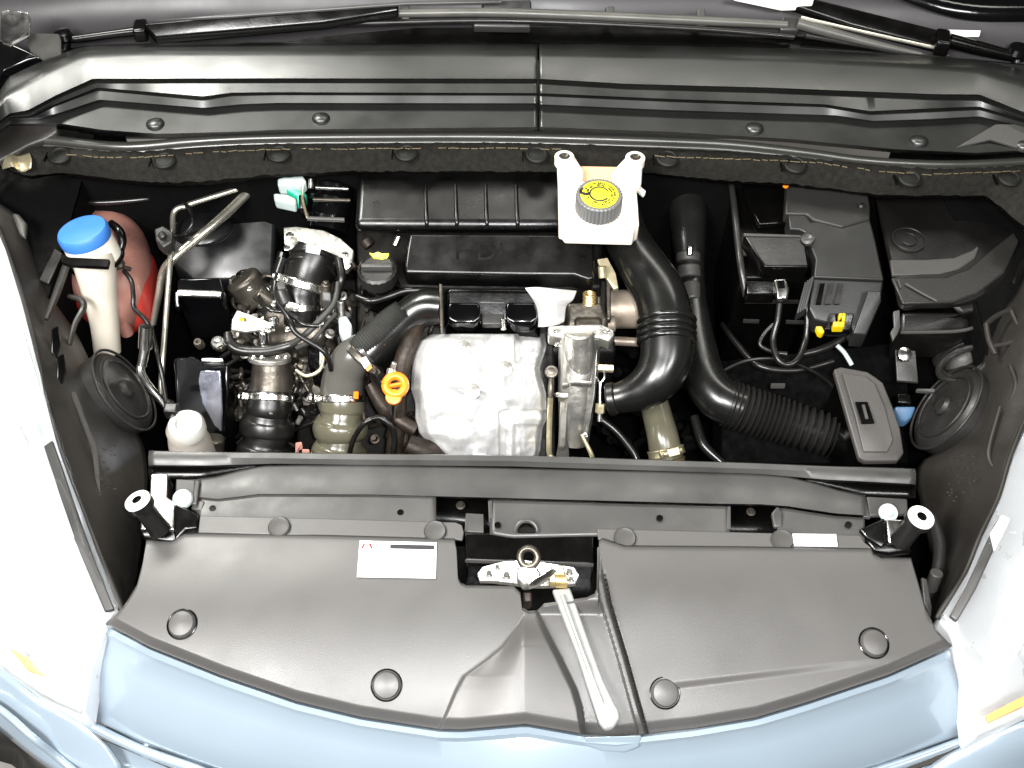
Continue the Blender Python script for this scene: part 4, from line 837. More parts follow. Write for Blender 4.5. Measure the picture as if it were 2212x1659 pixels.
obj('pipe', [tube([(560, 380, -.0, 5), (520, 405, -.01, 6), (460, 425, -.01, 6), (404, 443, -.015, 6)], 12), tube([(400, 446, -.015, 6), (384, 450, -.015, 6), (374, 464, -.02, 6), (373, 500, -.03, 6), (368, 560, -.04, 6), (362, 640, -.07, 6), (356, 720, -.10, 6), (350, 800, -.13, 6), (346, 860, -.16, 6)], 12)], PIPE, p2_)
obj('pipe_clip', [slab([(332, 494, .0), (352, 486, .0), (374, 500, -.004), (372, 522, -.01), (352, 534, -.012), (336, 520, -.01)], .02), uvrod((346, 504, .004), (356, 516, .0), 9, 12)], DKG, p2_, bevel=.003)
tag(obj('cable', tube([(396, 438, -.005, 4), (412, 455, -.005, 4), (416, 480, -.01, 4), (404, 500, -.02, 4), (386, 510, -.03, 4), (370, 508, -.03, 4)], 10), RUB), 'short black cable looping round the thin metal pipe behind the tank', 'cable')
tag(obj('service_port', [uvrod((316, 705, -.05), (314, 752, -.08), 15, 22), uvrod((314, 752, -.08), (306, 790, -.1), 10, 18), tube([(306, 785, -.10, 9), (304, 805, -.11, 10), (322, 835, -.13, 9), (348, 866, -.15, 8), (370, 900, -.17, 7)], 14)], STEEL), 'bright metal service fitting and bent pipe beside the round headlamp cover', 'service fitting')
tag(obj('strut_tower', [slab([(360, 420, -.05), (560, 360, -.03), (600, 380, -.05), (590, 600, -.12), (420, 610, -.14), (372, 570, -.12)], .06), lathe(P(440, 500, -.06), (0, .2, 1), [(.05, 0), (.045, .012), (.03, .018), (0, .02)], 40)], mat('body_sealed_metal', (.007, .0075, .0075), .3, var=.3, vscale=12), bevel=.008), 'dark sheet metal strut tower between coolant tank and throttle hoses', 'strut tower')
# round covers on lamp backs
def disc_cover(label, c, ax, R, at):
    t = thing('lamp_rear_cover', label, 'cover', at)
    obj('cup', lathe(c, ax, [(R*.96, -.04), (R*.98, -.005), (R*.9, .0), (R*.82, .003), (R*.6, .0), (R*.5, .002), (0, .002)], 48), DKG, t)
    obj('outer_rim', torus(c, ax, R, R*.03, 56, 8), DKG, t)
    obj('inner_rim', torus(c+Vector(ax)*.003, ax, R*.72, R*.03, 48, 8), DKG, t)
    obj('centre_boss', lathe(c, ax, [(R*.22, 0), (R*.22, .006), (R*.15, .010), (0, .010)], 28), DKG, t)
    return t
disc_cover('round dark rubber cover on the back of the left headlamp', P(270, 842, -.09), nrm(.82, .45, .13), .066, (270, 842, -.1))
disc_cover('round ribbed cover on the back of the right headlamp', P(2042, 880, -.08), nrm(-.82, .50, .12), .068, (2042, 880, -.1))
tag(obj('rear_bellows', [torus(P(2082, 786, -.07), nrm(-.6, .8, .4), .036, .005, 30, 8, 0, math.pi*2), torus(P(2086, 778, -.08), nrm(-.6, .8, .4), .038, .006, 30, 8), lathe(P(2090, 790, -.12), nrm(-.6, .8, .4), [(.042, 0), (.042, .03), (.03, .04), (0, .04)], 30)], DKG), 'folded rubber bellows above the round cover of the right headlamp', 'bellows')
# black boxes left of the hoses
em_ = thing('engine_mount', 'glossy black engine mount with a bright strip of light along its top edge', 'engine mount', (435, 680, -.1))
obj('block', slab([(384, 600, -.06), (478, 598, -.06), (486, 642, -.075), (380, 642, -.075)], .10), BLKG, em_, bevel=.004)
obj('top_reflection', [uvrod((387, 634, -.068), (479, 638, -.068), 9, 16)], STEEL, em_)  # steel rod stands in for the white reflection along the edge
obj('end_cheek', [slab([(377, 630, -.064), (386, 628, -.064), (388, 664, -.08), (378, 664, -.08)], .01)], BLKG, em_, bevel=.002)
obj('end_cheek', [slab([(480, 630, -.064), (488, 632, -.064), (488, 660, -.08), (480, 662, -.08)], .01)], BLKG, em_, bevel=.002)
bx = thing('control_box', 'glossy dark box with a sloping reflective front left of the black hose', 'control box', (440, 860, -.15))
obj('case', slab([(372, 770, -.10), (420, 766, -.10), (436, 778, -.10), (494, 780, -.10), (490, 850, -.13), (484, 930, -.18), (480, 960, -.20), (405, 960, -.20), (380, 880, -.15)], .08), BLKG, bx, bevel=.006)
obj('front_plate', slab([(432, 800, -.096), (476, 800, -.096), (480, 880, -.14), (478, 930, -.168), (462, 918, -.162), (436, 870, -.135), (428, 820, -.106)], .006), mat('polished_plate', (.5, .52, .62), .2, metal=.9, bump=.2, bscale=60, var=.2, vscale=30), bx, bevel=.002)
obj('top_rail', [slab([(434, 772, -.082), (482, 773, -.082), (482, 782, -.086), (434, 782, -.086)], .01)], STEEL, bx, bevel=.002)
for u, v, r in ((472, 742, 14), (430, 742, 9)): obj('terminal_knob', [lathe(P(u, v, -.075), nrm(0, .3, .9), [(r*.00076, -.008), (r*.00078, .004), (r*.0006, .008), (r*.0003, .008), (r*.00028, .004), (0, .004)], 22)], STEEL if r > 10 else CAST, bx)
obj('lower_boss', uvrod((466, 945, -.17), (462, 985, -.2), 20, 20), CAST, bx, bevel=.003)
rd = thing('receiver_drier', 'white capped cylinder just behind the left end of the crossmember', 'receiver drier', (400, 960, -.15))
obj('body', [lathe(P(400, 932, -.10), (.05, -.05, 1), [(.030, -.14), (.030, -.03), (.027, -.012), (.0255, -.004), (.0255, .006), (.022, .012), (.012, .013), (0, .013)], 40)], mat('drier_shell', (.34, .31, .27), .4, var=.08), rd)
obj('end_cap', [lathe(P(402, 920, -.085), (.05, -.05, 1), [(.026, -.012), (.0262, .0), (.023, .006), (.014, .0075), (.012, .003), (.008, .003), (0, .005)], 40)], mat('cap_offwhite', (.40, .39, .36), .4, var=.1), rd)
obj('fitting', [uvrod((376, 905, -.08), (366, 870, -.10), 10, 14), box(P(372, 888, -.08), (.02, .016, .02))], RUB, rd, bevel=.003)

# ================================================================ top-left duct, connectors, throttle hoses
td = thing('air_duct', 'black ribbed air duct disappearing under the felt strip left of the covers', 'duct', (720, 430, -.05))
obj('tube', tube([(728, 350, .0, 46), (724, 400, -.015, 46), (716, 450, -.03, 44), (706, 500, -.05, 44)], 26), BLKG, td)
for v, z, u in ((407, -.012, 718), (434, -.022, 716), (473, -.038, 708)): obj('ring_band', uvrod((u+1, v-7, z+.004), (u-1, v+6, z-.002), 50, 30), BLKG, td, bevel=.002)
obj('latch_bar', [uvrod((682, 405, .035), (752, 408, .03), 4, 10)], STEEL, td)
obj('latch_bar', [uvrod((676, 431, .028), (756, 433, .022), 4, 10)], CAST, td)
obj('latch_bar', [uvrod((664, 472, .012), (744, 475, .008), 5, 10)], MIDG, td)
obj('sensor_stub', [uvrod((690, 360, .03), (688, 374, .02), 9, 16), uvrod((672, 386, .02), (672, 408, .01), 6, 12)], STEEL, td, bevel=.001)
cn = thing('wiring_connector', 'white and green wiring connectors in front of the ribbed air duct', 'connector', (625, 410, .0))
obj('white_plug', slab([(598, 386, .02), (630, 376, .025), (654, 378, .022), (662, 392, .018), (652, 402, .012), (600, 402, .012)], .018), PALE, cn, bevel=.003)
obj('white_plug', slab([(590, 416, .0), (620, 418, .0), (640, 428, -.004), (638, 442, -.01), (592, 432, -.006)], .018), PALE, cn, bevel=.003)
obj('green_lock', slab([(616, 404, .008), (640, 408, .006), (662, 418, .0), (660, 434, -.006), (642, 440, -.01), (640, 424, -.002), (620, 412, .004)], .014), GRN, cn, bevel=.002)
obj('dark_plug', slab([(644, 418, .004), (658, 420, .004), (662, 450, -.01), (646, 452, -.01)], .02), BLK, cn, bevel=.003)
obj('lead', [tube([(654, 395, .015, 3), (654, 430, .0, 3), (664, 470, -.01, 3)], 8)], ZINC, cn)
th = thing('throttle_hose', 'thick dark rubber hose clamped below the metal flange plate', 'hose', (660, 590, -.06))
obj('flange_plate', slab([(612, 491, -.03), (640, 489, -.03), (700, 497, -.03), (735, 514, -.034), (764, 540, -.04), (760, 572, -.05), (748, 584, -.055), (734, 572, -.05), (704, 556, -.045), (655, 545, -.044), (634, 535, -.042), (614, 526, -.038)], .010), ALU, th, bevel=.0015)
for u, v, z, r in ((626, 509, -.028, 9), (745, 549, -.038, 6), (622, 536, -.045, 9)): add_bolt(th, u, v, z, r, STEEL)
obj('hose', tube([(688, 537, -.036, 46), (683, 550, -.042, 50), (673, 575, -.054, 52), (660, 610, -.070, 49), (652, 640, -.08, 43), (652, 665, -.09, 40), (652, 700, -.11, 38)], 34), RUB, th)
obj('bulge', [torus(P(680, 558, -.046), P(672, 570, -.05)-P(684, 520, -.033), .0365, .0035, 40, 8), torus(P(671, 582, -.058), P(664, 590, -.05)-P(684, 520, -.033), .037, .004, 40, 8)], RUB, th)
obj('printed_label', slab([(664, 528, .002), (694, 534, .0), (690, 550, -.007), (660, 544, -.005)], .001), mat('label_grey', (.35, .36, .38), .4, var=.3, vscale=150), th)
clamp(th, (660, 607, -.064), (655, 624, -.072), 52, STEEL, (-1, -.2))
obj('band', [uvrod((650, 658, -.086), (650, 670, -.092), 42, 32)], STEEL, th)
vb = thing('valve_body', 'cluster of dark cast valve parts and small actuators left of the engine', 'valve body', (600, 690, -.1))
obj('drum', [uvrod((520, 600, -.08), (560, 650, -.12), 40, 30)], CAST, vb, bevel=.006)
obj('drum_boss', [uvrod((555, 630, -.07), (590, 655, -.09), 18, 20)], CAST, vb, bevel=.003)
obj('cast_body', [slab([(590, 640, -.08), (650, 660, -.08), (700, 680, -.09), (700, 730, -.11), (640, 750, -.12), (580, 740, -.12), (560, 700, -.11), (570, 660, -.09)], .05)], CAST, vb, bevel=.008)
obj('silver_bracket', slab([(512, 668, -.055), (540, 680, -.055), (592, 698, -.06), (594, 714, -.065), (560, 712, -.068), (530, 716, -.07), (498, 712, -.07), (500, 690, -.062)], .006), ALU, vb, bevel=.002)
obj('yellow_dot', lathe(P(522, 690, -.054), nrm(0, .3, 1), [(.004, 0), (.0035, .0006), (0, .0006)], 14), YELC, vb)
for u, v, z, r in ((582, 711, -.06, 10), (593, 656, -.06, 8), (540, 624, -.05, 6), (616, 640, -.06, 8), (692, 698, -.085, 8), (622, 712, -.08, 7), (648, 726, -.09, 6)): add_bolt(vb, u, v, z, r, STEEL)
obj('steel_stub', [uvrod((569, 716, -.075), (569, 748, -.095), 11, 18), uvrod((590, 684, -.06), (592, 702, -.07), 12, 16)], STEEL, vb, bevel=.002)
obj('sensor', [uvrod((704, 612, -.05), (702, 660, -.08), 12, 18), uvrod((704, 606, -.045), (704, 614, -.05), 8, 14)], CAST, vb, bevel=.003)
obj('sensor', [slab([(694, 628, -.05), (716, 630, -.05), (716, 652, -.06), (694, 650, -.06)], .02)], MIDG, vb, bevel=.003)
obj('valve_stem', [uvrod((736, 650, -.05), (738, 700, -.08), 8, 16)], ALU, vb, bevel=.002)
obj('black_valve', [slab([(662, 738, -.09), (706, 744, -.09), (712, 784, -.11), (690, 800, -.12), (664, 790, -.12)], .05)], BLKG, vb, bevel=.005)
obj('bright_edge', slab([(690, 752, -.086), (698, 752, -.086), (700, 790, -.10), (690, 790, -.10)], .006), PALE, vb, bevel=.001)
obj('pale_connector', slab([(730, 684, -.06), (748, 680, -.06), (760, 700, -.065), (758, 730, -.075), (744, 738, -.08), (732, 716, -.072)], .02), PALE, vb, bevel=.003)
tag(obj('hose', tube([(492, 720, -.08, 9), (497, 742, -.085, 12), (520, 757, -.09, 12), (570, 759, -.09, 12), (610, 752, -.085, 12), (640, 742, -.08, 11)], 14), RUB), 'fat dark hose running sideways under the silver bracket', 'hose')
tag(obj('wiring_loom', [tube([(628, 744, -.075, 7), (660, 722, -.06, 7), (690, 692, -.05, 7), (722, 655, -.04, 6), (730, 610, -.03, 5)], 12), tube([(640, 752, -.08, 5), (675, 735, -.07, 5), (700, 706, -.06, 4), (726, 676, -.05, 4)], 8)], CONV), 'wiring loom slanting up to the right across the valve cluster', 'wiring loom')
tag(obj('black_upright_cable', tube([(732, 560, -.02, 9), (738, 600, -.03, 9), (728, 640, -.05, 8), (722, 680, -.06, 8)], 12), RUB), 'thick black cable standing right of the throttle hose', 'cable')
tag(obj('slanted_tube', uvrod((610, 545, -.08), (585, 630, -.12), 9, 14), DUCT), 'dark slanted rod left of the throttle hose', 'rod')
# hose columns
h1 = thing('intercooler_hose', 'dark grey bellows hose with a bright clamp, left of the olive one', 'hose', (580, 920, -.2))
obj('neck', tube([(590, 770, -.11, 36), (588, 790, -.12, 42), (586, 830, -.14, 44), (584, 850, -.15, 46)], 30), CAST, h1)
obj('bellows', tube([(584, 848, -.15, 48), (583, 868, -.158, 49), (581, 884, -.165, 50), (580, 893, -.17, 46), (579, 898, -.172, 47), (578, 908, -.178, 56), (577, 925, -.186, 59), (576, 940, -.194, 56), (575, 950, -.198, 49), (574, 954, -.2, 49), (573, 964, -.206, 58), (572, 980, -.214, 61), (571, 998, -.224, 58), (571, 1010, -.23, 52)], 36, 5), RUB, h1)
clamp(h1, (584, 852, -.152), (583, 867, -.158), 50, STEEL, (-1, 0))
obj('rivet_dot', lathe(P(585, 893, -.128), nrm(0, .3, 1), [(.003, 0), (.002, .002)], 10), STEEL, h1)
h2_ = thing('intercooler_hose', 'glossy olive grey bellows hose under the slanted duct', 'hose', (738, 930, -.2))
obj('neck', tube([(790, 752, -.08, 38), (764, 772, -.09, 42), (746, 800, -.11, 44), (740, 830, -.13, 46), (739, 852, -.145, 46)], 30), mat('elbow_plastic', (.075, .072, .064), .25, var=.15), h2_)
obj('bellows', tube([(739, 848, -.145, 47), (739, 868, -.152, 50), (739, 882, -.16, 51), (738, 895, -.166, 46), (738, 900, -.168, 46), (737, 910, -.174, 56), (736, 926, -.182, 60), (735, 942, -.19, 56), (735, 952, -.195, 47), (735, 956, -.197, 48), (734, 966, -.203, 58), (733, 982, -.211, 62), (733, 1000, -.22, 58)], 36, 5), OLIV, h2_)
clamp(h2_, (739, 852, -.145), (739, 868, -.152), 51, STEEL, (-1, 0))
obj('clamp_tag', slab([(764, 846, -.118), (774, 846, -.118), (774, 860, -.126), (764, 860, -.126)], .002), ORG, h2_)
tag(obj('backing_plate', slab([(640, 805, -.17), (700, 800, -.17), (710, 905, -.22), (680, 908, -.22), (656, 880, -.21)], .006), mat('beige_plate', (.17, .15, .12), .55, var=.15), bevel=.002), 'beige plate visible between the two bellows hoses', 'plate')
sd_ = thing('slanted_duct', 'dark elbow duct running from the manifold down to the olive hose', 'duct', (860, 700, -.06))
obj('tube', tube([(960, 665, -.04, 38), (920, 664, -.045, 40), (885, 682, -.055, 38), (850, 714, -.07, 37), (815, 744, -.085, 38), (785, 770, -.095, 40)], 30), DUCT, sd_)
obj('ribbed_sleeve', tube([(868, 668, -.03, 22), (840, 690, -.04, 25), (805, 722, -.055, 26), (768, 752, -.07, 22)], 22, ribs=26, amp=.0022), CONV, sd_)
clamp(sd_, (792, 768, -.088), (780, 781, -.094), 50, CAST, (.8, -.6))
obj('white_label', slab([(776, 776, -.062), (790, 770, -.06), (800, 786, -.066), (788, 796, -.07)], .001), PAPER, sd_)
obj('orange_label', slab([(790, 797, -.069), (801, 788, -.066), (804, 794, -.068), (794, 802, -.071)], .001), ORG, sd_)
obj('pinch_clip', slab([(796, 800, -.07), (812, 808, -.07), (830, 836, -.09), (822, 840, -.092), (800, 815, -.08)], .01), RUB, sd_, bevel=.002)
dk = thing('dipstick', 'bright orange ring handle of the oil dipstick left of the heat shield', 'dipstick', (855, 838, -.08))
p = P(854, 832, -.055); obj('ring_handle', [torus(p, nrm(.1, .2, 1), .0135, .0062, 32, 12), lathe(P(850, 858, -.064), nrm(.1, .2, 1), [(.0105, -.006), (.0115, 0), (.0105, .005), (.004, .006)], 24)], ORG, dk)
obj('web', [box(p, (.02, .004, .006), (1, .25, 0), (0, 1, 0))], ORG, dk, bevel=.001)
obj('tube', tube([(850, 862, -.075, 7), (848, 890, -.12, 7), (845, 940, -.2, 7)], 10), STEEL, dk)
tag(obj('pale_plug', [uvrod((846, 796, -.06), (842, 822, -.07), 10, 16), uvrod((852, 782, -.05), (848, 798, -.06), 6, 12)], ALU, bevel=.002), 'small pale metal plug just above the orange dipstick', 'plug')
tag(obj('hose_loop', tube([(752, 1000, -.20, 6), (757, 970, -.17, 6), (768, 940, -.15, 6), (790, 912, -.13, 6), (818, 902, -.13, 7), (842, 918, -.14, 7), (852, 945, -.16, 7), (850, 975, -.18, 7), (846, 1000, -.2, 7)], 12), RUB), 'black hose making a loop in front of the olive bellows hose', 'hose')
tag(obj('red_plug', [slab([(638, 956, -.16), (652, 954, -.16), (652, 962, -.165), (644, 966, -.17), (644, 980, -.178), (637, 980, -.178)], .01), slab([(652, 970, -.17), (668, 970, -.17), (668, 978, -.175), (652, 978, -.175)], .01)], mat('dusty_red', (.5, .25, .2), .5), bevel=.001), 'tiny pale and red clip low between the two bellows hoses', 'clip')
oc = thing('oil_filler_cap', 'black oil filler cap with a grip bar left of the lower engine cover', 'cap', (816, 580, -.03))
c = P(816, 588, -.02)
obj('cap_disc', lathe(c, (0, -.1, 1), [(.029, -.014), (.030, .0), (.0295, .008), (.026, .011), (.024, .008), (0, .007)], 40, 1, .0005), DKG, oc)
obj('grip_bar', box(c+Vector((0, 0, .011)), (.048, .009, .012), (1, 0, 0), (0, 1, 0)), MIDG, oc, bevel=.0035)
obj('filler_neck', lathe(c, (0, -.1, 1), [(.032, -.06), (.030, -.03), (.027, -.016), (.026, -.012)], 32), BLK, oc)
obj('yellow_mark', [slab([(798, 546, -.004), (806, 548, -.004), (816, 544, -.002), (826, 548, -.004), (840, 547, -.004), (838, 556, -.008), (826, 560, -.01), (808, 557, -.008)], .004)], YEL, oc)
tag(obj('dip_tube', uvrod((862, 510, .004), (852, 532, -.006), 7, 16), STEEL, bevel=.002), 'short shiny slanted metal tube left of the lower engine cover corner', 'tube')
tag(obj('copper_fitting', [uvrod((790, 520, -.03), (800, 532, -.035), 14, 18), uvrod((762, 570, -.05), (768, 580, -.05), 6, 12)], RUST), 'dull copper fitting behind the oil filler cap', 'fitting')

# ================================================================ right half: intake pipes
ip = thing('intake_pipe', 'big smooth black S-shaped intake pipe with four raised rings', 'intake pipe', (1430, 700, -.05))
obj('pipe', tube([(1325, 380, .0, 42), (1335, 440, .0, 44), (1352, 510, -.005, 47), (1385, 570, -.012, 52), (1420, 625, -.022, 56), (1437, 680, -.035, 58), (1441, 730, -.05, 58), (1438, 775, -.065, 56), (1420, 815, -.08, 52), (1388, 842, -.095, 45), (1350, 856, -.105, 36), (1318, 862, -.11, 30)], 40), DUCT, ip)
for v, z in ((694, -.039), (709, -.0435), (723, -.048), (737, -.0525)):
    p = P(1440, v, z); obj('ring', torus(p, P(1441, 740, -.052)-P(1439, 690, -.038), 59*mpp(p), .0040, 48, 10), DUCT, ip)
obj('end_cuff', [uvrod((1332, 860, -.108), (1312, 863, -.112), 36, 30)], RUB, ip, bevel=.003)
ap = thing('air_filter_duct', 'black duct dropping from the felt strip and turning into a finely ribbed hose', 'duct', (1560, 860, -.1))
obj('upper_tube', tube([(1480, 380, -.03, 42), (1484, 450, -.05, 42), (1488, 520, -.07, 36), (1492, 600, -.09, 30), (1500, 680, -.105, 32), (1510, 760, -.12, 40), (1524, 820, -.13, 46), (1556, 862, -.135, 48), (1600, 882, -.14, 48)], 34), DUCT, ap)
obj('ribbed_hose', tube([(1572, 871, -.136, 52), (1640, 893, -.145, 52), (1710, 915, -.15, 50), (1800, 943, -.155, 47)], 40, ribs=19, amp=.0075), mat('ribbed_hose_rubber', (.009, .0085, .008), .38), ap)
obj('outlet', tube([(1795, 942, -.155, 44), (1840, 958, -.16, 42), (1900, 975, -.165, 42)], 30), BLK, ap)
obj('hose_joint', [uvrod((1487, 546, -.06), (1487, 566, -.068), 26, 24), uvrod((1488, 574, -.07), (1489, 600, -.08), 25, 24), uvrod((1492, 612, -.08), (1495, 650, -.09), 20, 20)], MIDG, ap, bevel=.003)
obj('shiny_stub', [uvrod((1491, 532, -.02), (1490, 552, -.03), 7, 16)], STEEL, ap, bevel=.002)
ch = thing('coolant_hose', 'short olive hose with brass-coloured clamp just behind the crossmember', 'hose', (1430, 950, -.2))
obj('hose', tube([(1410, 860, -.16, 30), (1422, 905, -.17, 32), (1432, 945, -.18, 34), (1440, 990, -.2, 36)], 26), OLIV, ch)
clamp(ch, (1437, 968, -.19), (1441, 985, -.197), 39, ZINC, (-.1, .9))
obj('brass_band', uvrod((1441, 988, -.198), (1442, 1002, -.205), 38, 30), BRASS, ch)
bt = thing('battery', 'tall black battery case left of the grey fuse box', 'battery', (1660, 600, -.1))
obj('case', slab([(1582, 372, .0), (1700, 375, .0), (1748, 600, -.03), (1600, 600, -.03)], .20), BLK, bt, bevel=.006)
obj('top_tray', [slab([(1600, 385, .006), (1690, 388, .006), (1712, 480, -.004), (1640, 484, -.004), (1616, 440, .0)], .01)], BLK, bt, bevel=.003)
obj('side_flange', tube([(1576, 372, .01, 6), (1584, 430, .004, 7), (1592, 500, -.01, 8), (1600, 570, -.02, 8), (1612, 640, -.05, 8)], 12), DKG, bt)
obj('terminal_cover', slab([(1606, 506, .014), (1738, 510, .014), (1748, 576, .004), (1652, 576, .004), (1640, 560, .006)], .026), BLK, bt, bevel=.003)
obj('cover_lip', slab([(1606, 503, .017), (1730, 507, .017), (1732, 511, .016), (1608, 508, .016)], .004), MIDG, bt, bevel=.001)
for a_, b_, v_ in ((1606, 1640, 689), (1698, 1740, 691), (1610, 1740, 647)): obj('case_ridge', slab([(a_, v_, -.064), (b_, v_+1, -.064), (b_, v_+6, -.067), (a_, v_+5, -.067)], .004), DKG, bt)
tc = thing('battery_terminal', 'bright metal clamp with black leads at the front of the battery', 'terminal', (1688, 620, -.03))
obj('clamp_body', slab([(1672, 602, -.008), (1698, 600, -.008), (1706, 622, -.014), (1702, 644, -.022), (1680, 646, -.022), (1676, 625, -.016)], .012), STEEL, tc, bevel=.003)
obj('clamp_slot', slab([(1680, 606, -.0055), (1694, 606, -.0055), (1696, 620, -.0095), (1682, 620, -.0095)], .003), BLK, tc)
obj('terminal_block', slab([(1612, 606, -.012), (1674, 606, -.012), (1676, 636, -.024), (1612, 636, -.024)], .02), BLK, tc, bevel=.003)
obj('battery_lead', tube([(1686, 640, -.03, 7), (1680, 690, -.05, 7), (1670, 735, -.07, 7), (1680, 775, -.08, 7), (1700, 788, -.085, 7), (1724, 775, -.08, 7), (1740, 735, -.07, 7), (1744, 690, -.05, 7), (1742, 655, -.035, 7)], 12), RUB, tc)
obj('battery_lead', tube([(1672, 700, -.06, 5), (1652, 720, -.07, 5), (1642, 745, -.08, 5), (1670, 760, -.085, 5), (1700, 765, -.085, 6)], 10), RUB, tc)
tag(obj('thick_cable', tube([(1730, 766, -.09, 9), (1770, 756, -.085, 9), (1810, 738, -.08, 9), (1840, 715, -.07, 9), (1870, 690, -.06, 9)], 12), RUB), 'thick black cable sweeping up right under the grey fuse box', 'cable')
tag(obj('thin_cable', tube([(1560, 802, -.12, 4), (1610, 780, -.11, 4), (1670, 775, -.1, 4), (1730, 790, -.11, 4), (1790, 825, -.13, 4), (1830, 880, -.15, 4)], 8), RUB), 'thin black cable arching above the ribbed hose', 'cable')
tag(obj('white_lead', tube([(1808, 746, -.07, 5), (1824, 762, -.075, 5), (1840, 788, -.085, 5)], 10), PALE), 'short pale lead below the fuse box above the slotted lid', 'lead')
tag(obj('tray_ledge', slab([(1666, 828, -.14), (1696, 828, -.14), (1696, 834, -.144), (1666, 834, -.144)], .006), MIDG), 'tiny pale ledge above the ribbed hose', 'ledge')
fb_ = thing('fuse_box', 'matt grey fuse box with yellow connectors right of the battery', 'fuse box', (1800, 550, -.02))
obj('rear_lid', slab([(1700, 385, .034), (1800, 388, .034), (1872, 396, .034), (1880, 446, .026), (1880, 474, .022), (1820, 490, .02), (1756, 474, .022), (1744, 462, .024), (1696, 461, .024)], .02), mat('fusebox_dark', (.014, .013, .012), .5, bump=.1, bscale=300), fb_, bevel=.003)
obj('main_lid', slab([(1702, 462, .021), (1740, 463, .021), (1752, 478, .019), (1880, 472, .020), (1892, 520, .012), (1910, 604, .0), (1758, 598, .0), (1762, 560, .006), (1740, 500, .015), (1728, 495, .016), (1706, 494, .016)], .03), mat('fusebox_grey', (.009, .009, .0086), .45, bump=.1, bscale=300, var=.1), fb_, bevel=.003)
FG = MATS['fusebox_grey']
obj('front_face', slab([(1756, 601, -.004), (1909, 607, -.004), (1904, 640, -.016), (1875, 718, -.045), (1845, 720, -.046), (1838, 700, -.04), (1798, 700, -.04), (1760, 690, -.036), (1748, 665, -.026)], .03), FG, fb_, bevel=.003)
obj('side_wing', slab([(1876, 628, .0), (1904, 628, .0), (1904, 650, -.01), (1872, 722, -.04), (1842, 720, -.04)], .03), FG, fb_, bevel=.002)
for i in range(4): obj('side_fin', slab([(1748-i*5+6, 596+i*4, .002-.004*i), (1754-i*5+6, 597+i*4, .002-.004*i), (1742-i*5, 668+i*3, -.024-.004*i), (1736-i*5, 666+i*3, -.024-.004*i)], .016), FG, fb_, bevel=.001)
for u in (1772, 1792, 1812): obj('front_slot', slab([(u, 612, -.0035), (u+10, 612, -.0035), (u+2, 656, -.018), (u-10, 656, -.018)], .003), BLK if u == 1772 else DKG, fb_)
obj('hinge_screw', [lathe(P(1745, 516, .016), nrm(-.3, .4, .8), [(.010, -.004), (.010, .002), (.006, .004), (0, .002)], 20)], STEELP, fb_)
obj('corner_stud', lathe(P(1861, 444, .033), nrm(0, .3, .8), [(.004, 0), (.003, .003), (0, .0035)], 12), STEEL, fb_)
obj('connector_pocket', slab([(1796, 676, -.025), (1846, 676, -.025), (1838, 714, -.04), (1780, 712, -.04)], .012), BLK, fb_, bevel=.002)
obj('yellow_connector', [slab([(1800, 694, -.022), (1826, 694, -.022), (1824, 706, -.027), (1800, 706, -.027)], .012), slab([(1812, 676, -.018), (1828, 676, -.018), (1826, 694, -.025), (1820, 694, -.025), (1820, 682, -.02), (1812, 692, -.024)], .008)], YELC, fb_, bevel=.0015)
obj('yellow_connector', slab([(1762, 704, -.035), (1776, 704, -.035), (1782, 716, -.04), (1776, 722, -.043), (1768, 718, -.041)], .01), YELC, fb_, bevel=.0015)
obj('orange_dot', lathe(P(1697, 402, .04), nrm(0, .4, .8), [(.0045, 0), (.004, .003), (0, .003)], 12), ORG, fb_)
AFB = mat('filter_box_plastic', (.0036, .0032, .003), .36, bump=.1, bscale=300, var=.2, vscale=8)
ab = thing('air_filter_box', 'large rounded black air filter box filling the right rear corner', 'air filter box', (2060, 580, -.05))
o1 = [(1888, 430), (1960, 418), (2100, 420), (2190, 440), (2215, 500), (2205, 555), (2175, 605), (2120, 645), (2070, 665), (1945, 668), (1935, 630), (1915, 540)]
LV, LF = [], []
c_ = (2040, 560)
ring_ = spline([(1890, 428), (1960, 418), (2090, 414), (2160, 418), (2196, 450), (2214, 500), (2206, 555), (2176, 605), (2124, 645), (2070, 664), (1990, 667), (1945, 668), (1932, 625), (1912, 535), (1890, 428)], 5)[:-1]
for sc, dz in ((.02, .004), (.5, .004), (.8, .003), (.93, .001), (.985, -.003), (1., -.010), (1., -.030)):
    for a_, b_ in ring_:
        u_, v_ = c_[0]+(a_-c_[0])*sc, c_[1]+(b_-c_[1])*sc
        LV.append(P(u_, v_, .000-(v_-430)/240*.02+dz))
m_ = len(ring_)
for a_ in range(6):
    for b_ in range(m_): LF.append([a_*m_+b_, a_*m_+(b_+1) % m_, (a_+1)*m_+(b_+1) % m_, (a_+1)*m_+b_])
LF.append(list(range(m_)))
obj('lid', (LV, LF), AFB, ab)
o2 = [(1950, 690), (2070, 690), (2130, 668), (2185, 630), (2218, 570)]
obj('lower_body', slab([(1946, 672, -.035), (2072, 672, -.035), (2126, 652, -.033), (2182, 612, -.028), (2214, 556, -.02), (2235, 500, -.01), (2235, 640, -.04), (2180, 690, -.055), (2130, 708, -.058), (2060, 720, -.06), (1944, 722, -.06)], .06), AFB, ab, bevel=.006)
obj('raised_band', slab([(1923, 560, -.0055), (2000, 560, -.0055), (2060, 556, -.005), (2100, 540, -.003), (2112, 530, -.002), (2115, 536, -.002), (2106, 558, -.004), (2070, 582, -.008), (2030, 592, -.009), (1928, 594, -.009)], .006), MIDG, ab, bevel=.002)  # embossed stripe; its reflection is put into the lighter grey
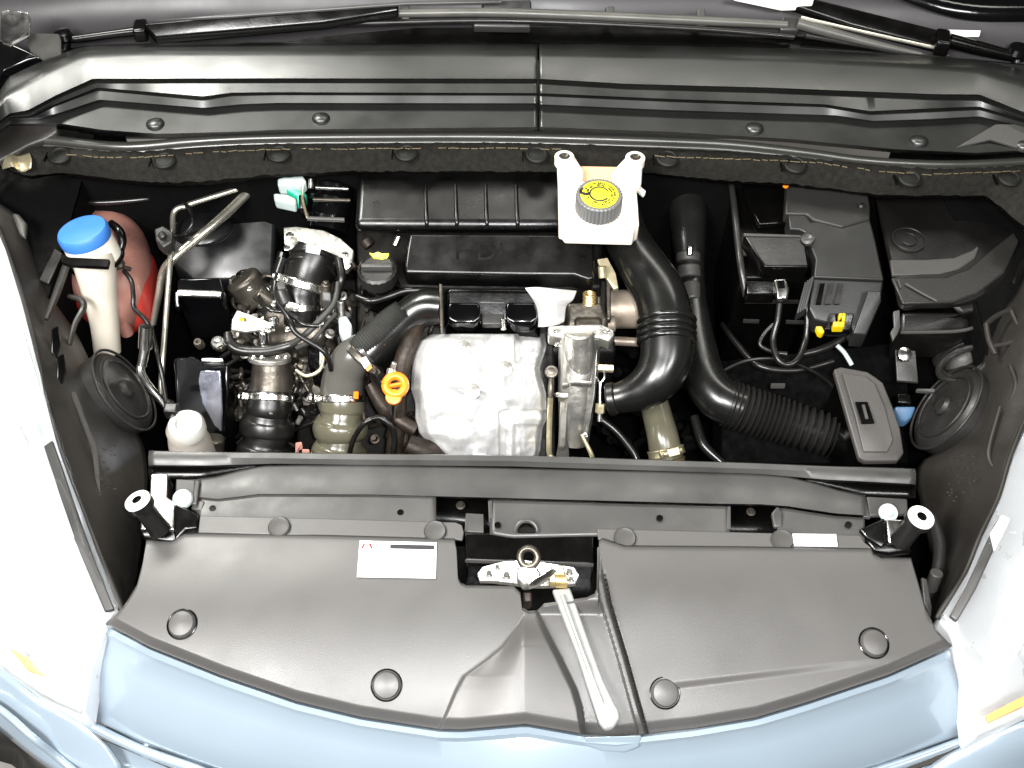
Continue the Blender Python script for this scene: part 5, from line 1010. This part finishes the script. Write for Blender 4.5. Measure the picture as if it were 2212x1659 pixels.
obj('upper_ramp', slab([(1925, 598, -.008), (2040, 598, -.008), (2090, 580, -.006), (2140, 540, -.001), (2190, 500, .003), (2202, 520, .002), (2170, 590, -.007), (2110, 636, -.013), (2060, 652, -.0125), (1950, 655, -.0125)], .006), DKG, ab, bevel=.0055, seg=4)
obj('side_bowl', grid([[(2170, 420, -.004), (2200, 470, -.004), (2212, 510, -.006), (2200, 565, -.010), (2170, 610, -.016), (2060, 664, -.026)], [(2200, 425, -.008), (2232, 480, -.008), (2236, 530, -.010), (2216, 590, -.014), (2166, 648, -.022), (2075, 680, -.034)], [(2240, 430, -.03), (2262, 500, -.03), (2255, 560, -.032), (2220, 630, -.038), (2165, 680, -.044), (2085, 690, -.048)]], 6, 6), AFB, ab, solid=.003)
obj('emblem_ring', [torus(P(1964, 516, -.0015), (0, 0, 1), .024, .0012, 36, 6), torus(P(1964, 516, -.0015), (0, 0, 1), .012, .001, 24, 6, .5, 5)], DKG, ab)
obj('rib', [tube([(1956, 612, -.006, 2.5), (1990, 632, -.008, 2.5), (2024, 650, -.01, 2.5)], 6), tube([(1940, 604, -.006, 2.5), (1946, 622, -.008, 2.5)], 6)], MIDG, ab)
obj('clip', [slab([(1930, 672, -.014), (1944, 668, -.014), (1946, 705, -.03), (1940, 720, -.036), (1930, 735, -.04), (1924, 716, -.034), (1932, 705, -.03)], .006)], MIDG, ab, bevel=.0015)
obj('lower_lip', tube([(1945, 718, -.05, 4), (2060, 716, -.05, 4), (2110, 706, -.048, 4), (2150, 690, -.042, 4)], 8), MIDG, ab)
ld = thing('slotted_lid', 'tilted grey plastic lid with a dark slot near the right end of the crossmember', 'lid', (1878, 900, -.08))
obj('plate', slab([(1801, 797, -.05), (1816, 792, -.05), (1874, 802, -.05), (1892, 814, -.053), (1908, 826, -.056), (1930, 880, -.07), (1945, 925, -.082), (1953, 978, -.098), (1940, 995, -.102), (1868, 996, -.102), (1855, 988, -.1), (1830, 900, -.075)], .010), mat('lid_grey', (.042, .039, .036), .5, bump=.1, bscale=300, var=.1), ld, bevel=.0025)
LG = MATS['lid_grey']
obj('raised_panel', slab([(1820, 806, -.047), (1870, 812, -.047), (1890, 828, -.05), (1912, 880, -.066), (1930, 950, -.087), (1918, 976, -.095), (1866, 976, -.095), (1848, 900, -.072)], .003), LG, ld, bevel=.0015)
obj('slot', slab([(1848, 868, -.0595), (1874, 868, -.0595), (1889, 913, -.0705), (1862, 914, -.0705)], .003), BLK, ld)
obj('slot_tongue', slab([(1862, 874, -.058), (1868, 874, -.058), (1876, 904, -.066), (1870, 904, -.066)], .002), MIDG, ld)
obj('support_box', slab([(1810, 806, -.062), (1900, 830, -.066), (1950, 990, -.11), (1870, 1000, -.115)], .12), BLK, ld, bevel=.003)
rb = thing('relay_bracket', 'thin dark bracket with a shiny spot and a blue clip below the air filter box', 'bracket', (1955, 850, -.1))
obj('plate', slab([(1934, 755, -.06), (1978, 757, -.06), (1984, 826, -.085), (1938, 822, -.085)], .004), DKG, rb, bevel=.001)
obj('highlight_spot', lathe(P(1953, 766, -.058), nrm(0, .2, .9), [(.011, 0), (.010, .004), (.005, .006), (0, .006)], 20), STEEL, rb)  # steel disc stands in for a bluish highlight on the plate
obj('small_tab', slab([(1940, 850, -.09), (1966, 850, -.09), (1970, 872, -.096), (1940, 870, -.096)], .01), BLK, rb, bevel=.002)
obj('blue_clip', slab([(1932, 877, -.09), (1980, 877, -.09), (1970, 900, -.1), (1958, 910, -.104), (1944, 908, -.104), (1934, 890, -.096)], .016), LBLU, rb, bevel=.003)
obj('pale_edge', slab([(1980, 840, -.09), (2020, 840, -.09), (2018, 847, -.093), (1980, 845, -.093)], .004), MIDG, rb)
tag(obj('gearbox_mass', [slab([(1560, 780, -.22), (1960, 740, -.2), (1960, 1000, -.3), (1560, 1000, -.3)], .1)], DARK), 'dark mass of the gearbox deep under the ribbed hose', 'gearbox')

for nm, g in (('intercooler_hose', 'bellows hoses'), ('lamp_rear_cover', 'round covers behind the headlamps')):
    for o in bpy.data.objects:
        if o.parent is None and o.name.split('.')[0] == nm: o['group'] = g

# extra lines and fittings of the crowded left side
def one(name, path, m, label, cat): return tag(obj(name, tube(path, 12), m), label, cat)
one('vacuum_hose', [(600, 655, -.03, 5), (625, 690, -.03, 6), (640, 720, -.04, 6), (700, 760, -.06, 6), (716, 800, -.09, 6)], RUB, 'thin black vacuum hose crossing the valve cluster toward the olive hose', 'hose')
one('vacuum_hose', [(560, 640, -.04, 4), (580, 668, -.035, 5), (620, 676, -.04, 5), (655, 700, -.045, 5), (690, 704, -.05, 5)], DUCT, 'thin grey vacuum hose lying across the cast drum above the silver bracket', 'hose')
one('breather_hose', [(612, 560, -.06, 11), (600, 600, -.07, 12), (596, 640, -.08, 12), (610, 668, -.09, 11)], DUCT, 'short fat breather hose left of the throttle hose clamp', 'hose')
one('fuel_line', [(640, 800, -.10, 4), (662, 812, -.10, 4), (690, 800, -.095, 4), (700, 770, -.085, 4)], ZINC, 'tiny bent metal line beside the black valve box', 'pipe')
one('cable', [(20, 400, -.02, 5), (120, 430, -.03, 6), (200, 438, -.03, 6), (300, 432, -.03, 6), (370, 420, -.03, 5), (520, 392, -.02, 5)], DUCT, 'dark harness running under the felt strip above the blue cap', 'wiring loom')
one('cable', [(770, 640, -.05, 6), (800, 650, -.05, 8), (840, 640, -.05, 8), (880, 628, -.045, 8), (940, 628, -.04, 7)], RUB, 'black cable behind the slanted duct below the oil filler cap', 'cable')
one('cable', [(1290, 900, -.17, 7), (1330, 930, -.18, 8), (1370, 980, -.2, 8), (1380, 1010, -.21, 8)], RUB, 'black cable low between turbocharger and the short olive hose', 'cable')
one('cable', [(1500, 900, -.18, 10), (1520, 960, -.19, 11), (1560, 1000, -.2, 10)], DUCT, 'dark hose dropping below the bend of the ribbed duct', 'hose')
one('wiring_loom', [(1560, 700, -.15, 6), (1590, 740, -.14, 7), (1640, 790, -.13, 7), (1720, 800, -.13, 6), (1800, 780, -.12, 6)], RUB, 'dark wiring loom behind the hanging battery lead', 'wiring loom')
jt = thing('joint_flange', 'round metal flange with bolts joining the valve cluster to the dark grey bellows hose', 'flange', (580, 760, -.11))
obj('flange_ring', uvrod((582, 768, -.10), (582, 778, -.106), 46, 36), ALU, jt, bevel=.0015)
for u in (548, 566, 600, 618): add_bolt(jt, u, 772, -.075, 5, STEEL)
cc = thing('solenoid', 'small dark solenoid with a pale plug beside the throttle hose clamp', 'solenoid', (615, 640, -.05))
obj('coil_body', uvrod((606, 625, -.045), (620, 660, -.06), 15, 22), DKG, cc, bevel=.003)
obj('plug', slab([(596, 610, -.03), (614, 606, -.03), (618, 622, -.036), (600, 626, -.036)], .014), MIDG, cc, bevel=.002)
obj('mount_tab', slab([(618, 650, -.05), (646, 656, -.05), (644, 668, -.055), (616, 664, -.055)], .004), ALU, cc, bevel=.001)
